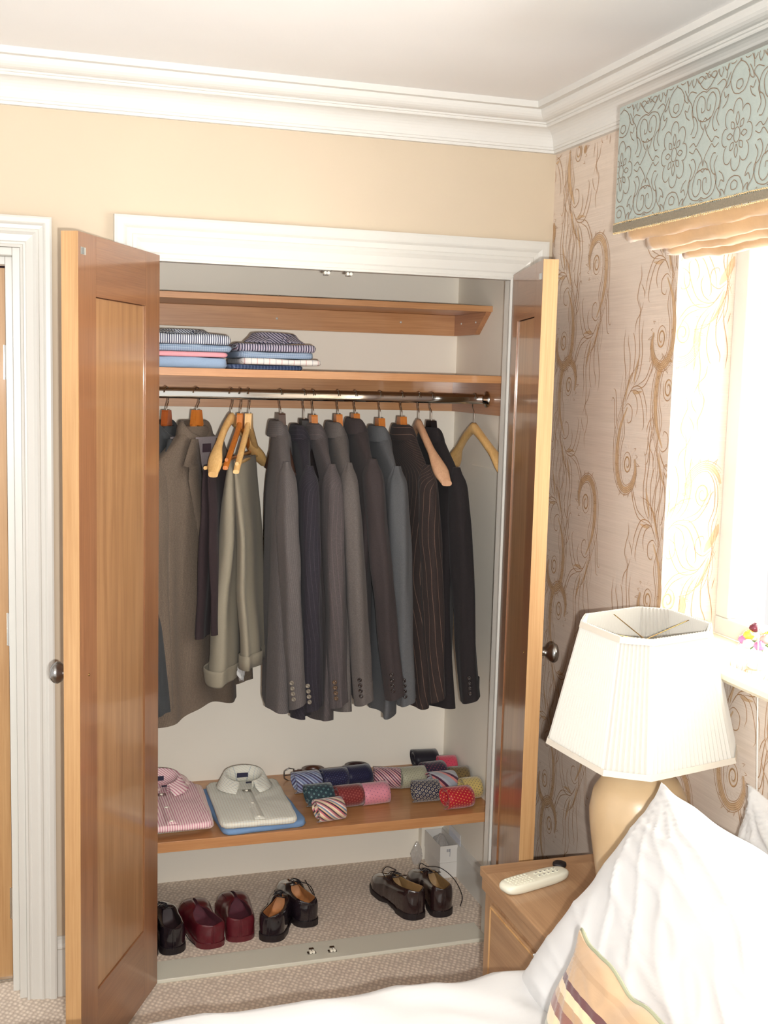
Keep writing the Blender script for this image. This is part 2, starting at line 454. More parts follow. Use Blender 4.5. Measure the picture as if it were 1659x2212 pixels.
# closet shell
CD = .6357
b = MB()
struct(MB().box(-1.30, 0.0, CD, CD + .08, 0, 2.45).build('wall_closet_back', mt['closet']))
struct(MB().box(-.0434, 0.0, .03, CD, 0, 2.45).build('wall_closet_right', mt['closet']))
struct(MB().box(-1.30, -1.22, .03, CD, 0, 2.45).build('wall_closet_left', mt['closet']))
struct(MB().box(-1.22, -.0434, .03, CD, 2.42, 2.45).build('ceiling_closet', mt['closet']))
struct(MB().box(-.129, -.0434, .60, CD, 0, .30).build('trim_7', mt['closet'], bevel=.003))
b = MB(); b.prism([(-.0434, .0), (-.056, .0), (-.056, .10), (-.052, .115), (-.0434, .12)], 'y', .031, .60)
struct(b.build('baseboard_closet', mt['white']))
struct(MB().box(-.0464, -.0434, .10, .45, 1.418, 1.430).build('trim_8', mt['closet']))
# floor, ceiling
struct(MB().box(XL, 0, YB, .1, -.05, 0).box(-1.30, 0, .1, CD, -.05, 0).build('floor', mt['carpet']), 'beige loop pile carpet')
struct(MB().box(XL, .3, YB, .1, 2.4773, 2.56).build('ceiling', mt['ceil']))
# cornice
prof = [(0, 2.362), (.013, 2.362), (.013, 2.3695), (.0175, 2.3705), (.0175, 2.3765)]
for i in range(9):
    a = i / 8 * PI / 2; prof.append((.0195 + .040 * (1 - math.cos(a)), 2.378 + .044 * math.sin(a)))
prof += [(.0615, 2.4245), (.0615, 2.4285), (.0655, 2.4295), (.0655, 2.4325)]
for i in range(7):
    a = i / 6 * PI / 2; prof.append((.067 + .029 * math.sin(a) , 2.434 + .026 * (1 - math.cos(a))))
prof += [(.0975, 2.4605), (.1135, 2.4605), (.1135, 2.4773)]
b = MB(); path = [(XL, 0, None), (0, 0, None)]
rows = []
for p, z in prof: rows.append([Vector((XL, -p, z)), Vector((-p, -p, z)), Vector((-p, YB, z))])
b.grid(rows, smooth=False)
struct(b.build('trim_1', mt['cornice']), 'white plaster cornice along back and right walls')
# architraves
def arch_prof(wd):
    # (distance from opening edge outward, projection)
    k = wd / .113
    return [(0, 0), (0, .012), (.006, .014), (.008, .012), (.018 * k, .012), (.022 * k, .015), (.045 * k, .018), (.056 * k, .024), (.064 * k, .023), (.067 * k, .020), (.080 * k, .022), (.086 * k, .028), (.090 * k, .030), (.105 * k, .030), (.112 * k, .028), (.113 * k, 0)]
def architrave(name, x0, x1, ztop, wd, left=True, right=True, clipR=None, pm=.30, zb=0):
    pr_ = [(d, p * pm * 1.0) for d, p in arch_prof(wd)]
    b = MB(); rows = []
    for d, p in pr_:
        r = []
        if left: r += [Vector((x0 - d, -p - .001, zb)), Vector((x0 - d, -p - .001, ztop + d))]
        else: r += [Vector((x0, -p - .001, ztop + d))]
        xr = x1 + d if clipR is None else min(x1 + d, clipR)
        if right: r += [Vector((xr, -p - .001, ztop + d)), Vector((xr, -p - .001, zb))]
        rows.append(r)
    b.grid(rows, smooth=False)
    return struct(b.build(name, mt['white']))
architrave('trim_2', OX0, OX1, OZ, .113, clipR=-.004, pm=.7)
architrave('trim_3', -2.30, -1.478, 2.015, .078, pm=.8)
# linings
b = MB(); b.box(OX0 - .012, OX0, -.004, .032, 0, OZ); b.box(OX1, OX1 + .012, -.004, .032, 0, OZ); b.box(OX0, OX1, -.004, .032, OZ, OZ + .014)
struct(b.build('trim_4', mt['white'], bevel=.001))
b = MB(); b.box(-1.497, -1.478, .0, .10, 0, 2.015); b.box(-2.30, -1.497, .0, .10, 1.995, 2.015); b.box(-1.515, -1.497, .045, .10, 0, 1.995); b.box(-2.3, -1.515, .045, .1, 1.975, 1.995)
struct(b.build('trim_5', mt['white'], bevel=.0015))
struct(MB().box(OX0, OX1, -.018, .088, 0, .012).build('trim_6', mt['threshold'], bevel=.002), 'painted threshold board of the wardrobe')
# skirting on the back wall between casings
sk = [(0, 0), (-.016, 0), (-.016, .135), (-.020, .14), (-.020, .146), (-.014, .152), (-.012, .162), (-.004, .168), (0, .168)]
b = MB(); b.prism([(y, z) for y, z in sk], 'x', -1.399, OX0 - .114); struct(b.build('baseboard_back', mt['white'], bevel=0))
b = MB(); b.prism([(y, z) for y, z in sk], 'y', YB, -.002); 
for i, v in enumerate(b.v): b.v[i] = (v[0], v[1], v[2])
struct(b.build('baseboard_right', mt['white']))

# bathroom seen through the doorway
def tiles():
    t = NT('brown_floor_tiles'); v = coords(t); br = t.N('ShaderNodeTexBrick'); br.offset = 0
    br.inputs['Color1'].default_value = S(78, 56, 42); br.inputs['Color2'].default_value = S(86, 62, 46); br.inputs['Mortar'].default_value = S(170, 150, 126)
    br.inputs['Scale'].default_value = 1; br.inputs['Mortar Size'].default_value = .004; br.inputs['Brick Width'].default_value = .6; br.inputs['Row Height'].default_value = .3
    t.L(v, br.inputs['Vector']); t.col(br.outputs['Color']); t.setp(rough=.35); return t.mat
bt = tiles()
struct(MB().box(-2.6, -1.45, .1, 2.2, -.05, -.001).build('floor_bathroom', bt), 'dark brown tiled bathroom floor')
struct(MB().box(-2.4, -1.50, .098, .128, -.001, .010).build('trim_9', mt['chrome'], bevel=.002))
st = plain('grey_stone_tile', S(150, 140, 124), .4, .15, 8)
struct(MB().box(-2.6, -1.40, 1.9, 2.0, 0, 2.45).build('wall_bathroom', st))
struct(MB().box(-1.45, -1.40, .72, 1.9, 0, 2.45).build('wall_bathroom_right', st))
# mirror on far wall faces the room
mir = MB(); mir.box(-.35, .35, -.008, 0, -.68, .68)
T = thing('wall_mirror', 'dark narrow strip of mirror seen through the doorway', 'mirror', (-1.86, 1.885, 1.46), math.radians(-.62))
mir.build('mirror_glass', plain('mirror_silver', S(60, 48, 66), .06, metal=1.0), T, bevel=.001)
T = thing('vanity_cabinet', 'reddish oak bathroom cabinet seen through the doorway', 'cabinet', (-1.86, 1.72, .16))
MB().box(-.38, .38, 0, .17, 0, .60).build('body', mt['oak_stile'], T, bevel=.003)
MB().box(-.375, -.005, -.018, 0, .01, .59).build('door', mt['oak_stile'], T, bevel=.002)
MB().box(.005, .375, -.018, 0, .01, .59).build('door', mt['oak_stile'], T, bevel=.002)
b = MB(); b.tube([(.29, -.018, .50), (.29, -.035, .50), (.29, -.035, .42), (.29, -.018, .42)], .005, 8); b.build('handle', mt['chrome'], T)
# oak door of the bathroom, opened inward
T = thing('door_1', 'oak bathroom door standing open at the left edge, seen edge-on', None, (-1.516, .112, .006)); T['kind'] = 'structure'
MB().box(-.036, 0, 0, .74, 0, 1.965).build('door_leaf', mt['oak_edge'], T, bevel=.001)
for z in (.22, 1.0, 1.72):
    b = MB(); b.box(-.006, .0016, -.0022, 0, z - .045, z + .045); b.tube([(.001, -.004, z - .045), (.001, -.004, z + .045)], .004, 8); b.build('hinge', mt['chrome'], T)

# window
wt = thing('window_1', 'bright white-framed window at the right edge', None, (.155, (WY0 + WY1) / 2, WZ0)); wt['kind'] = 'structure'
hw = (WY0 - WY1) / 2; hh = WZ1 - WZ0
b = MB(); b.box(0, .06, -hw, hw, .03, .075); b.box(0, .06, -hw, hw, hh - .06, hh); b.box(0, .06, -hw, -hw + .055, .075, hh - .06); b.box(0, .06, hw - .055, hw, .075, hh - .06); b.box(.0, .06, -.03, .03, .075, hh - .06)
b.build('window_frame', mt['white'], wt, bevel=.004)
MB().box(.028, .032, -hw + .050, hw - .050, .070, hh - .055).build('window_pane', mt['glass'], wt)
b = MB(); b.prism([(-.040, 1.079), (-.046, 1.087), (-.046, 1.098), (-.040, 1.105), (.155, 1.105), (.155, 1.075), (-.030, 1.075)], 'y', WY1 - .03, -.62)
struct(b.build('trim_10', mt['sillw'], bevel=.0015), 'cream window sill')
exec_after = []
# ------------------------------------------------------------------ pelmet and blind
mt['silk'] = fabric('duck_egg_silk', S(154, 164, 157), rough=.5, mottling=.05, bump=.25, weave=500, sheen=.3, softscale=3)
mt['stitch'] = plain('brown_embroidery', S(126, 104, 84), .7)
mt['trimcord'] = plain('grey_braid', S(128, 118, 100), .8, .15, 300)
mt['loop'] = plain('cream_loop_braid', S(206, 178, 132), .8, .2, 200)
mt['blind'] = fabric('champagne_silk', S(196, 156, 110), rough=.35, mottling=.07, bump=.3, weave=90, sheen=.4, softscale=2)
PX, PY0, PY1, PZ0, PZ1 = -.20, -.744, -2.35, 2.052, 2.322
pel = thing('window_pelmet', 'duck-egg blue fabric pelmet with brown scroll embroidery above the window', 'pelmet', (PX, PY0, PZ0))
b = MB(); b.box(0, .195, PY1 - PY0, 0, 0, PZ1 - PZ0)
def pel3(p, h=0): return Vector((-.0006 - h, -p.x, p.y))
PC = []
def pcurve(pts, n=5): PC.append(spline(pts, n))
def mirx(pts): return [(-x, y) for x, y in pts]
# flower
PC.append([Vector((.010 * math.cos(a * PI / 8), .014 * math.sin(a * PI / 8))) for a in range(17)])
for k in range(8):
    a = k * PI / 4; c_, s_ = math.cos(a), math.sin(a); L0, L1 = .013, .032 if k % 2 == 0 else .028
    ex, ey = (-s_, c_)
    P = [(c_ * L0, s_ * L0 * 1.3), (c_ * (L0 + L1) / 2 + ex * .0055, s_ * (L0 + L1) / 2 * 1.3 + ey * .0055), (c_ * L1, s_ * L1 * 1.3), (c_ * (L0 + L1) / 2 - ex * .0055, s_ * (L0 + L1) / 2 * 1.3 - ey * .0055), (c_ * L0, s_ * L0 * 1.3)]
    pcurve(P, 4)
lob = []
for k in range(161):
    a = 2 * PI * k / 160; r = .032 + .016 * abs(math.cos(4 * a)) ** .55; r *= 1 + .12 * (abs(math.sin(a)))
    lob.append(Vector((r * math.cos(a), r * 1.22 * math.sin(a))))
PC.append(lob)
for sg in (1, -1):
    for vv in (1, -1):
        f = lambda pts: [(x * sg, y * vv) for x, y in pts]
        pcurve(f([(.058, .004), (.072, .010), (.082, .002), (.094, .012), (.104, .024), (.110, .040)]))
        pcurve(f([(.110, .045), (.086, .052), (.076, .080), (.088, .096), (.104, .088), (.106, .068), (.096, .064), (.094, .074)]))
        pcurve(f([(.110, .100), (.094, .104), (.070, .096), (.060, .072), (.066, .060), (.058, .086), (.044, .102), (.054, .112), (.074, .106)]))
        pcurve(f([(.060, .028), (.070, .044), (.064, .062), (.076, .056), (.084, .038), (.076, .022), (.066, .022)]))
        pcurve(f([(.052, .058), (.040, .066), (.034, .080), (.044, .076), (.050, .088)]))
        pcurve(f([(.104, .030), (.096, .038), (.092, .050), (.100, .046), (.110, .052)]))
        pcurve(f([(.062, .118), (.070, .128), (.066, .142), (.056, .130), (.062, .118)]))
        pcurve(f([(.026, .112), (.034, .098), (.044, .094), (.040, .106), (.030, .120)]))
        pcurve(f([(.0, .074), (.018, .080), (.030, .104), (.018, .124), (.0, .134)]))
        pcurve(f([(.0, .082), (.010, .088), (.008, .098), (.0, .100)]))
        pcurve(f([(.006, .136), (.026, .146), (.040, .130), (.044, .112)]))
        pcurve(f([(.110, .104), (.094, .112), (.078, .130), (.090, .134), (.104, .126), (.110, .135)]))
for cu_, cz_ in [(.02 + .2195 * i, .128) for i in range(8)] + [(.02 + .1098 + .2195 * i, .128 + .268) for i in range(8)] + [(.02 + .1098 + .2195 * i, .128 - .268) for i in range(8)]:
    for P in PC:
        run = []
        for p in P:
            q = Vector((p.x + cu_, p.y + cz_))
            if .003 < q.x < 1.6 and .02 < q.y < PZ1 - PZ0 - .004: run.append(q)
            else:
                if len(run) > 1: ribbon(b, run, .0021, pel3, 1, False)
                run = []
        if len(run) > 1: ribbon(b, run, .0021, pel3, 1, False)
b.build('fabric_front', [mt['silk'], mt['stitch']], pel)
b = MB(); b.box(-.004, -.0002, PY1 - PY0, 0, -.002, .013); b.build('braid', mt['trimcord'], pel)
b = MB()
L = PY0 - PY1
for side, z0 in ((1, .0145), (-1, -.0035)):
    P = []
    for i in range(900):
        y = -L * i / 899; P.append((-.003 + .0015 * math.sin(i * 1.7), y, z0 + side * .0025 * abs(math.sin(i * .9)) + .0012 * math.sin(i * 3.1)))
    b.tube(P, .0013, 4)
b.build('loop_trim', mt['loop'], pel)

bl = thing('roman_blind', 'champagne silk roman blind, folded up under the blue pelmet', 'blind', (-.165, -.80, 2.03))
def fold(y0, z0, zt, x0, depth, ph):
    P = []
    for i in range(60):
        y = y0 + (-2.33 - y0) * i / 59; row = []
        sag = .0018 * math.sin(i * .8 + ph) + .0012 * math.sin(i * 2.3 + ph * 2)
        for k in range(13):
            a = k / 12
            # hanging loop: front sheet comes down, rounds, returns up
            ang = a * PI
            xx = x0 - depth * .5 * (1 + math.cos(ang)) + .003 * math.sin(i * .7 + k)
            zz = zt if k in (0, 12) else z0 + (zt - z0) * (abs(math.cos(ang)) ** 2.2) + sag
            row.append(Vector((xx, y, zz)))
        P.append(row)
    return P
for i, (y0, z0, zt, x0, dp) in enumerate([(-.755, 2.030, 2.075, -.118, .050), (-.815, 2.0075, 2.045, -.098, .050), (-.860, 1.9955, 2.030, -.079, .050), (-.90, 1.982, 2.015, -.060, .046)]):
    b = MB(); b.grid(fold(y0, z0, zt, x0 - .02, dp, i * 2.1)); b.xf(Matrix.Translation((.165, .80, -2.03)))
    b.build('fold', mt['blind'], bl, solid=.002)
b = MB(); b.tube([(-.03, -1.05, 2.06), (-.028, -1.10, 1.5), (-.03, -1.158, .89), (-.03, -1.17, .80)], .0018, 6)
b.tube([(-.03, -1.165, .815), (-.03, -1.17, .76)], [.002, .006], 8)
tag(b.build('blind_cord', mt['white']), 'thin white pull cord hanging down the wallpaper at the right edge', 'cord')

# flower bowl on the sill
fb = thing('flower_bowl', 'white china bowl of small porcelain roses on the window sill', 'ornament', (.045, -1.03, 1.1052))
b = MB(); b.lathe([(.0, .0), (.024, .0), (.027, .004), (.024, .010), (.034, .018), (.046, .032), (.052, .046), (.049, .047), (.040, .034), (.0, .030)], n=28, sx=.8)
b.build('bowl', plain('white_china', S(240, 238, 230), .15, coat=.5), fb)
cols = [('pink', S(226, 120, 170)), ('yellow', S(240, 200, 70)), ('white', S(244, 238, 220)), ('dark', S(110, 40, 60)), ('blush', S(240, 170, 160))]
cm = {n: plain('porcelain_' + n, c, .25, coat=.4) for n, c in cols}
fl = [(-.012, .038, .056, 'pink'), (-.018, .012, .072, 'yellow'), (-.030, -.004, .056, 'white'), (0, .018, .086, 'dark'), (.0, -.022, .070, 'blush'), (.01, .03, .062, 'white'), (-.02, -.030, .058, 'pink'), (.02, .0, .07, 'yellow')]
for x, y, z, c in fl:
    b = MB()
    for k in range(3):
        r = .0125 - k * .0035
        P = []
        for i in range(14):
            a = i / 13 * PI * 1.75 + k * 2; P.append([Vector((x + r * .55 * math.cos(a), y + r * .55 * math.sin(a), z - .009)), Vector((x + r * math.cos(a), y + r * math.sin(a), z - .002)), Vector((x + r * .8 * math.cos(a), y + r * .8 * math.sin(a), z + .006 + k * .002))])
        b.grid(P)
    b.lathe([(0, -.010), (.008, -.008), (.009, 0), (.004, .006), (0, .007)], (x, y, z), 10)
    b.build('rose', cm[c], fb, solid=.0008)
gm = plain('porcelain_leaf_green', S(96, 132, 78), .3, coat=.3)
for k in range(9):
    a = k * .7; b = MB(); x, y = .03 * math.cos(a) * .8, .03 * math.sin(a)
    b.grid([[Vector((x * s, y * s, .040 + .016 * math.sin(s * 2))) + Vector((-math.sin(a), math.cos(a), 0)) * .006 * t * math.sin(PI * min(1, (s - .4) / 1.0)) for t in (-1, 0, 1)] for s in (.4, .7, 1.0, 1.25, 1.4)])
    b.build('leaf', gm, fb, solid=.0008)

# ------------------------------------------------------------------ the built-in wardrobe
WO = Vector((-.63, 0, 0))
WR = thing('wardrobe', 'built-in wardrobe with two open oak doors, oak shelves and a chrome rail', 'wardrobe', WO)
def sub(name, b, m, parent, bevel=0):
    return b.build(name, m, parent, bevel)
DT = .038
oak_rail_local = oak('oak_rail_door', S(118, 76, 50), S(154, 108, 73), 'x', .3, .5)
oak_dark = plain('dark_groove', S(96, 52, 26), .6)
mt['nylon'] = plain('nylon', S(236, 230, 214), .3)
def wardrobe_door(label, hinge, free, s):
    """door leaf: local x from hinge to free edge, inner face y=0, outer face y=s*DT"""
    d = Vector((free[0] - hinge[0], free[1] - hinge[1])); Wd = d.length; rz = math.atan2(d.y, d.x)
    Hd = 2.0; st = .098; tr = .135; brl = .20
    y = lambda a, b_: (min(a * s, b_ * s), max(a * s, b_ * s))
    b = MB()
    b.box(.0004, st, *y(0, DT), 0, Hd); b.box(Wd - st, Wd - .003, *y(0, DT), 0, Hd)
    b.box(Wd - .003, Wd, *y(0, DT), 0, Hd, 2)
    for z0, z1 in ((Hd - tr, Hd), (0, brl)): b.box(st + .0006, Wd - st - .0006, *y(0, DT), z0, z1, 1)
    t = b.build('door', [mt['oak_stile'], oak_rail_local, mt['oak_edge']], WR)
    t.location = Vector((hinge[0], hinge[1], .012)) - WO; t.rotation_euler = (0, 0, rz); t['label'] = label
    g = .0025
    sub('panel', MB().box(st + g, Wd - st - g, *y(.0035, DT - .0035), brl + g, Hd - tr - g), mt['oak_panel'], t)
    sub('groove', MB().box(st, Wd - st, *y(.010, DT - .010), brl, Hd - tr), oak_dark, t)
    yy = -.0012 * s; b = MB()
    b.box(Wd - .042, Wd - .014, min(yy, 0), max(yy, 0), Hd - .048, Hd - .032)
    b.box(Wd - .031, Wd - .025, min(yy * 4, 0), max(yy * 4, 0), Hd - .047, Hd - .033); sub('catch_plate', b, mt['chrome'], t)
    b = MB(); b.lathe([(0, 0), (.0035, 0), (.0030, .0015), (0, .002)], n=12, T=Matrix.Translation((Wd - .052, 0, .998)) @ Matrix.Rotation(PI / 2 * s, 4, 'X')); sub('screw_head', b, mt['brass'], t)
    b = MB(); b.lathe([(0, 0), (.0165, 0), (.0165, .003), (.009, .007), (.0085, .018), (.012, .024), (.021, .030), (.0255, .037), (.0255, .043), (.021, .049), (.012, .0525), (0, .0535)], n=32,
             T=Matrix.Translation((Wd - .052, DT * s, .998)) @ Matrix.Rotation(-PI / 2 * s, 4, 'X')); sub('knob', b, mt['chromed'], t)
    for z in (.2, 1.0, 1.8):
        b = MB(); b.tube([(-.002, (DT + .001) * s, z - .04), (-.002, (DT + .001) * s, z + .04)], .0045, 10); sub('hinge', b, mt['chrome'], t)
wardrobe_door('left oak door, panelled inner face turned towards the clothes', (-1.131, -.032), (-1.359, -.480), -1)
wardrobe_door('right oak door, seen nearly edge-on beside the wallpaper', (-.132, -.032), (-.248, -.480), 1)
def catch(x, y, z, k):
    b = MB(); b.box(-.013, .013, -.006, .008, min(0, .003 * k), max(0, .003 * k)); b.box(-.007, .007, 0, .010, min(.003 * k, .013 * k), max(.003 * k, .013 * k))
    t = b.build('roller_catch', mt['chromed'], WR, bevel=.0008); t.location = Vector((x, y, z)) - WO
    for sx in (-1, 1):
        b = MB(); b.tube([(sx * .0045, -.009, .0065 * k), (sx * .0045, .004, .0065 * k)], .0042, 12); sub('roller', b, mt['nylon'], t)
catch(-.673, .022, .0122, 1); catch(-.611, .017, .0122, 1); catch(-.673, .010, OZ, -1); catch(-.609, .010, OZ, -1)
oak_y = oak('oak_shelf_side', S(158, 104, 66), S(194, 140, 96), 'y', .38, .3)
SX0, SX1 = -1.2195, -.0436
def shelf(y0, z0, z1, bat=None):
    o = Vector((-.63, y0, z0)); T = Matrix.Translation(-o)
    t = MB().box(SX0, SX1, y0, CD - .0005, z0, z1).xf(T).build('shelf', mt['oak_shelf'], WR, bevel=.001); t.location = o - WO
    if bat:
        zb, ye, slant = bat
        sub('back_batten', MB().box(SX0, SX1, CD - .02, CD - .0005, zb, z0 - .0003).xf(T), mt['oak_shelf'], t, .001)
        for x0, x1 in ((SX1 - .018, SX1 - .0002), (SX0 + .0002, SX0 + .018)):
            b = MB(); b.prism([(CD - .0205, zb), (CD - .0205, z0 - .0003), (ye, z0 - .0003), (ye + slant, zb)], 'x', x0, x1); b.xf(T); sub('side_batten', b, oak_y, t, .001)
    return t, T
tA, TA = shelf(.325, 1.9269, 1.9455, (1.858, .335, .095))
for x, dz in ((-.68, -.034), (-.255, -.030)):
    b = MB(); b.lathe([(0, 0), (.004, 0), (.0035, .002), (0, .003)], n=12, T=TA @ Matrix.Translation((x, CD - .02, 1.9269 + dz)) @ Matrix.Rotation(PI / 2, 4, 'X')); sub('screw_cap', b, mt['white'], tA)
for y, dz in ((.42, -.030), (.55, -.030)):
    b = MB(); b.lathe([(0, 0), (.0035, 0), (.003, .002), (0, .003)], n=12, T=TA @ Matrix.Translation((SX1 - .018, y, 1.9269 + dz)) @ Matrix.Rotation(-PI / 2, 4, 'Y')); sub('screw_cap', b, mt['white'], tA)
shelf(.1282, 1.7023, 1.7245, (1.602, .1300, .0))
shelf(.1441, .3141, .3461)
RZ = 1.650; RY = .30
n = 20
ringp = [(math.cos(a * 2 * PI / n), math.sin(a * 2 * PI / n)) for a in range(n)]
ringp = [(math.copysign(abs(x) ** .8 * .0075, x), math.copysign(abs(z) ** .8 * .015, z)) for x, z in ringp]
b = MB(); b.grid([[Vector((x, p[0], p[1])) for p in ringp] for x in (SX0 + .63 + .020, SX1 + .63 - .020)], cv=True)
rail = b.build('clothes_rail', mt['chrome'], WR); rail.location = Vector((-.63, RY, RZ)) - WO
for x, s_ in ((SX1 - .0182 + .63, -1), (SX0 + .0182 + .63, 1)):
    b = MB(); b.lathe([(0, 0), (.026, 0), (.026, .004), (.014, .007), (.013, .018), (0, .018)], n=24, T=Matrix.Translation((x, 0, 0)) @ Matrix.Rotation(s_ * PI / 2, 4, 'Y')); sub('rail_socket', b, mt['chrome'], rail)

# ------------------------------------------------------------------ hangers
RT = RZ + .015   # top of rail
def hook_path(neckz, twist=0.0):
    """hook in local yz... opening plane is x-y rotated; hangs on rail along x => hook lies in the local y-z plane"""
    zt = RT - neckz; r = .0175
    pts = [(0, 0, -.012), (0, 0, zt - .060), (0, .004, zt - .052), (0, .013, zt - .042)]
    for k in range(13):
        a = math.radians(-40 + k * 18); pts.append((0, r * math.cos(a) , zt + .0035 - r + r * math.sin(a)))
    return [Vector(p) for p in pts]
def hanger(x, neckz, label, m, rot=0, kind='contour', span=.215, drop=.115, bar=False, y=RY, group=None, thick=.007, tilt=0):
    t = thing('coat_hanger', label, 'hanger', (x, y, neckz), rot, group)
    b = MB(); pp = hook_path(neckz)
    # centre hook over the rail
    b.tube(pp, .0018, 8)
    b.build('hook', mt['chrome'], t)
    b = MB()
    rings = []
    N = 33
    for i in range(N):
        s_ = -1 + 2 * i / (N - 1); a = abs(s_)
        if kind == 'contour':
            z = -drop * (a ** 1.25) - .012; h = interp([0, .12, .35, .85, 1], [.036, .030, .026, .030, .016], a); wx = interp([0, .15, .5, .85, 1], [thick, thick, thick * 1.1, thick * 2.4, thick * 1.6], a)
            fx = .030 * a * a
        else:
            z = -drop * a - .018; h = interp([0, .1, .2, 1], [.030, .028, .020, .016], a); wx = thick; fx = 0
            if a > .97: h *= .7
        y_ = s_ * span; ring = []
        for k in range(12):
            q = 2 * PI * k / 12; cx, cz = math.cos(q), math.sin(q)
            cx = math.copysign(abs(cx) ** .7, cx); cz = math.copysign(abs(cz) ** .7, cz)
            ring.append(Vector((wx * cx + fx, y_, z + h * .5 * cz)))
        rings.append(ring)
    b.grid(rings, cv=True); b.cap(rings[0], 0, True); b.cap(rings[-1], 0)
    if kind == 'flat':
        b.prism([(-.014, .006), (-.012, .010), (.012, .010), (.014, .006), (.022, -.035), (-.022, -.035)], 'x', -thick * 1.1, thick * 1.1)
    b.build('shoulders', m, t)
    if bar:
        b = MB(); zb = -drop + .004; b.tube([(0, -span * .93, zb), (0, span * .93, zb)], .0055, 10); b.build('trouser_bar', m, t)
    return t

# ------------------------------------------------------------------ jackets
btn = plain('horn_button', S(88, 66, 46), .25, coat=.5)
btn_d = plain('dark_button', S(36, 26, 24), .25, coat=.5)
btn_g = plain('grey_button', S(120, 112, 100), .2, coat=.6)
lin = fabric('jacket_lining', S(128, 120, 122), rough=.45, mottling=.1, bump=.1)
def jacket(x, label, cloth, rot=0, zt=1.552, L=.84, half=.205, T=.040, seed=0, button=None, sl=.0, slx=.07, hemdx=0, y=RY, collar=True, sleeve_len=.70, open_front=0.0, shz=.10):
    rnd = random.Random(seed)
    t = thing('suit_jacket', label, 'jacket', (x, y, zt), rot, None)
    N = 44
    zs = [0, -.012, -.025, -.045, -.065, -.085, -.105, -.13, -.17, -.22, -.28, -.34, -.40, -.46, -.52, -.58, -.64, -.70, -.75, -.80, -L]
    zs = [z for z in zs if z > -L] + [-L]
    k = half / .205
    rows = []
    for z in zs:
        hw = interpl([0, .012, .05, .10, .13, .17, .28, .45, .62, L], [.040, .060, .112 * k, .186 * k, .196 * k, .198 * k, .192 * k, .182 * k, .196 * k, .212 * k], -z)
        tx = interpl([0, .03, .10, .2, .45, .7, L], [.022, .026, T * .75, T * 1.05, T * .95, T, T * 1.08], -z)
        row = []
        for j in range(N):
            a = 2 * PI * j / N; c_, s_ = math.cos(a), math.sin(a)
            yy = hw * math.copysign(abs(c_) ** .85, c_); xx = tx * math.copysign(abs(s_) ** .7, s_)
            f = min(1, max(0, (-z - .12) / .4))
            nz = noise.noise(Vector((yy * 11 + seed * 7.3, xx * 8, z * 1.6 + seed)))
            fold = .010 * f * math.sin(yy * 46 + seed * 2 + z * 2.0) + .016 * f * nz
            xx += fold * (1 if s_ > 0 else .8) + hemdx * (-z / L) ** 1.5
            zz = z
            if z <= -L + 1e-6:
                # rounded front quarters (x+ side) and vent on the back
                e = abs(c_)
                zz += (.045 * max(0, (1 - e * 2.2)) if s_ > 0 else .0) - .006 * math.sin(yy * 30 + seed) + (.022 if (s_ < 0 and e < .1) else 0)
                zz -= .012 * (1 - e)
            row.append(Vector((xx, yy, zz)))
        rows.append(row)
    b = MB(); b.grid(rows, cv=True); b.build('body', cloth, t, subs=1)
    # sleeves
    for sy in (-1, 1):
        b = MB(); rings = []
        M_ = 18; NS = 22
        off = slx + rnd.uniform(-.01, .01)
        for i in range(M_ + 1):
            s_ = (i / M_) ** 1.7
            zc = -shz - .012 - s_ * sleeve_len
            yc = sy * (half - .018 + .020 * math.sin(PI * min(1, s_ * 1.2)) * .6 + .012 * s_)
            xc = off * (s_ ** 1.3) + .006
            ry = interpl([0, .012, .035, .07, .3, .55, 1], [.012, .028, .040, .047, .050, .046, .036], s_)
            rx = interpl([0, .012, .035, .07, .3, .55, 1], [.010, .020, .027, .030, .032, .030, .028], s_)
            if i == 0: zc += .016
            ring = []
            for j in range(NS):
                a = 2 * PI * j / NS; wr = .0030 * math.sin(a * 5 + seed + s_ * 5) * min(1, s_ * 4) + .006 * noise.noise(Vector((math.cos(a) * 2 + seed, math.sin(a) * 2, s_ * 6)))
                ring.append(Vector((xc + (rx + wr) * math.cos(a), yc + (ry + wr) * math.sin(a), zc + (.012 * math.cos(a) * s_))))
            rings.append(ring)
        b.grid(rings, cv=True); b.cap(rings[0], 0, True)
        # turned-in cuff
        inner = [[p + (Vector((sum(q.x for q in rings[-1]) / NS, sum(q.y for q in rings[-1]) / NS, p.z)) - p) * .12 for p in rings[-1]], [p + (Vector((sum(q.x for q in rings[-1]) / NS, sum(q.y for q in rings[-1]) / NS, p.z + .06)) - p) * .14 + Vector((0, 0, .05)) for p in rings[-1]]]
        b.grid([rings[-1]] + inner, cv=True)
        so = b.build('sleeve', cloth, t, subs=1)
        if button and sy == -1:
            c = rings[-1]; cx = sum(q.x for q in c) / NS; cy = sum(q.y for q in c) / NS; cz = sum(q.z for q in c) / NS
            for kb in range(4):
                aa = math.radians(-118)
                p = Vector((cx + .034 * math.cos(aa) - .0 - kb * .0022, cy + .041 * math.sin(aa) + .004 - kb * .001, cz + .026 + kb * .0165))
                nrm = Vector((math.cos(aa), math.sin(aa), 0))
                Tm = Matrix.Translation(p) @ nrm.to_track_quat('Z', 'Y').to_matrix().to_4x4()
                bb = MB(); bb.lathe([(0, .0005), (.0035, .0005), (.0035, .0022), (.0052, .003), (.0066, .0018), (.0066, -.003)], n=14, T=Tm)
                bb.build('cuff_button', button, so)
    # collar band around the neck, standing then falling
    b = MB(); rws = []
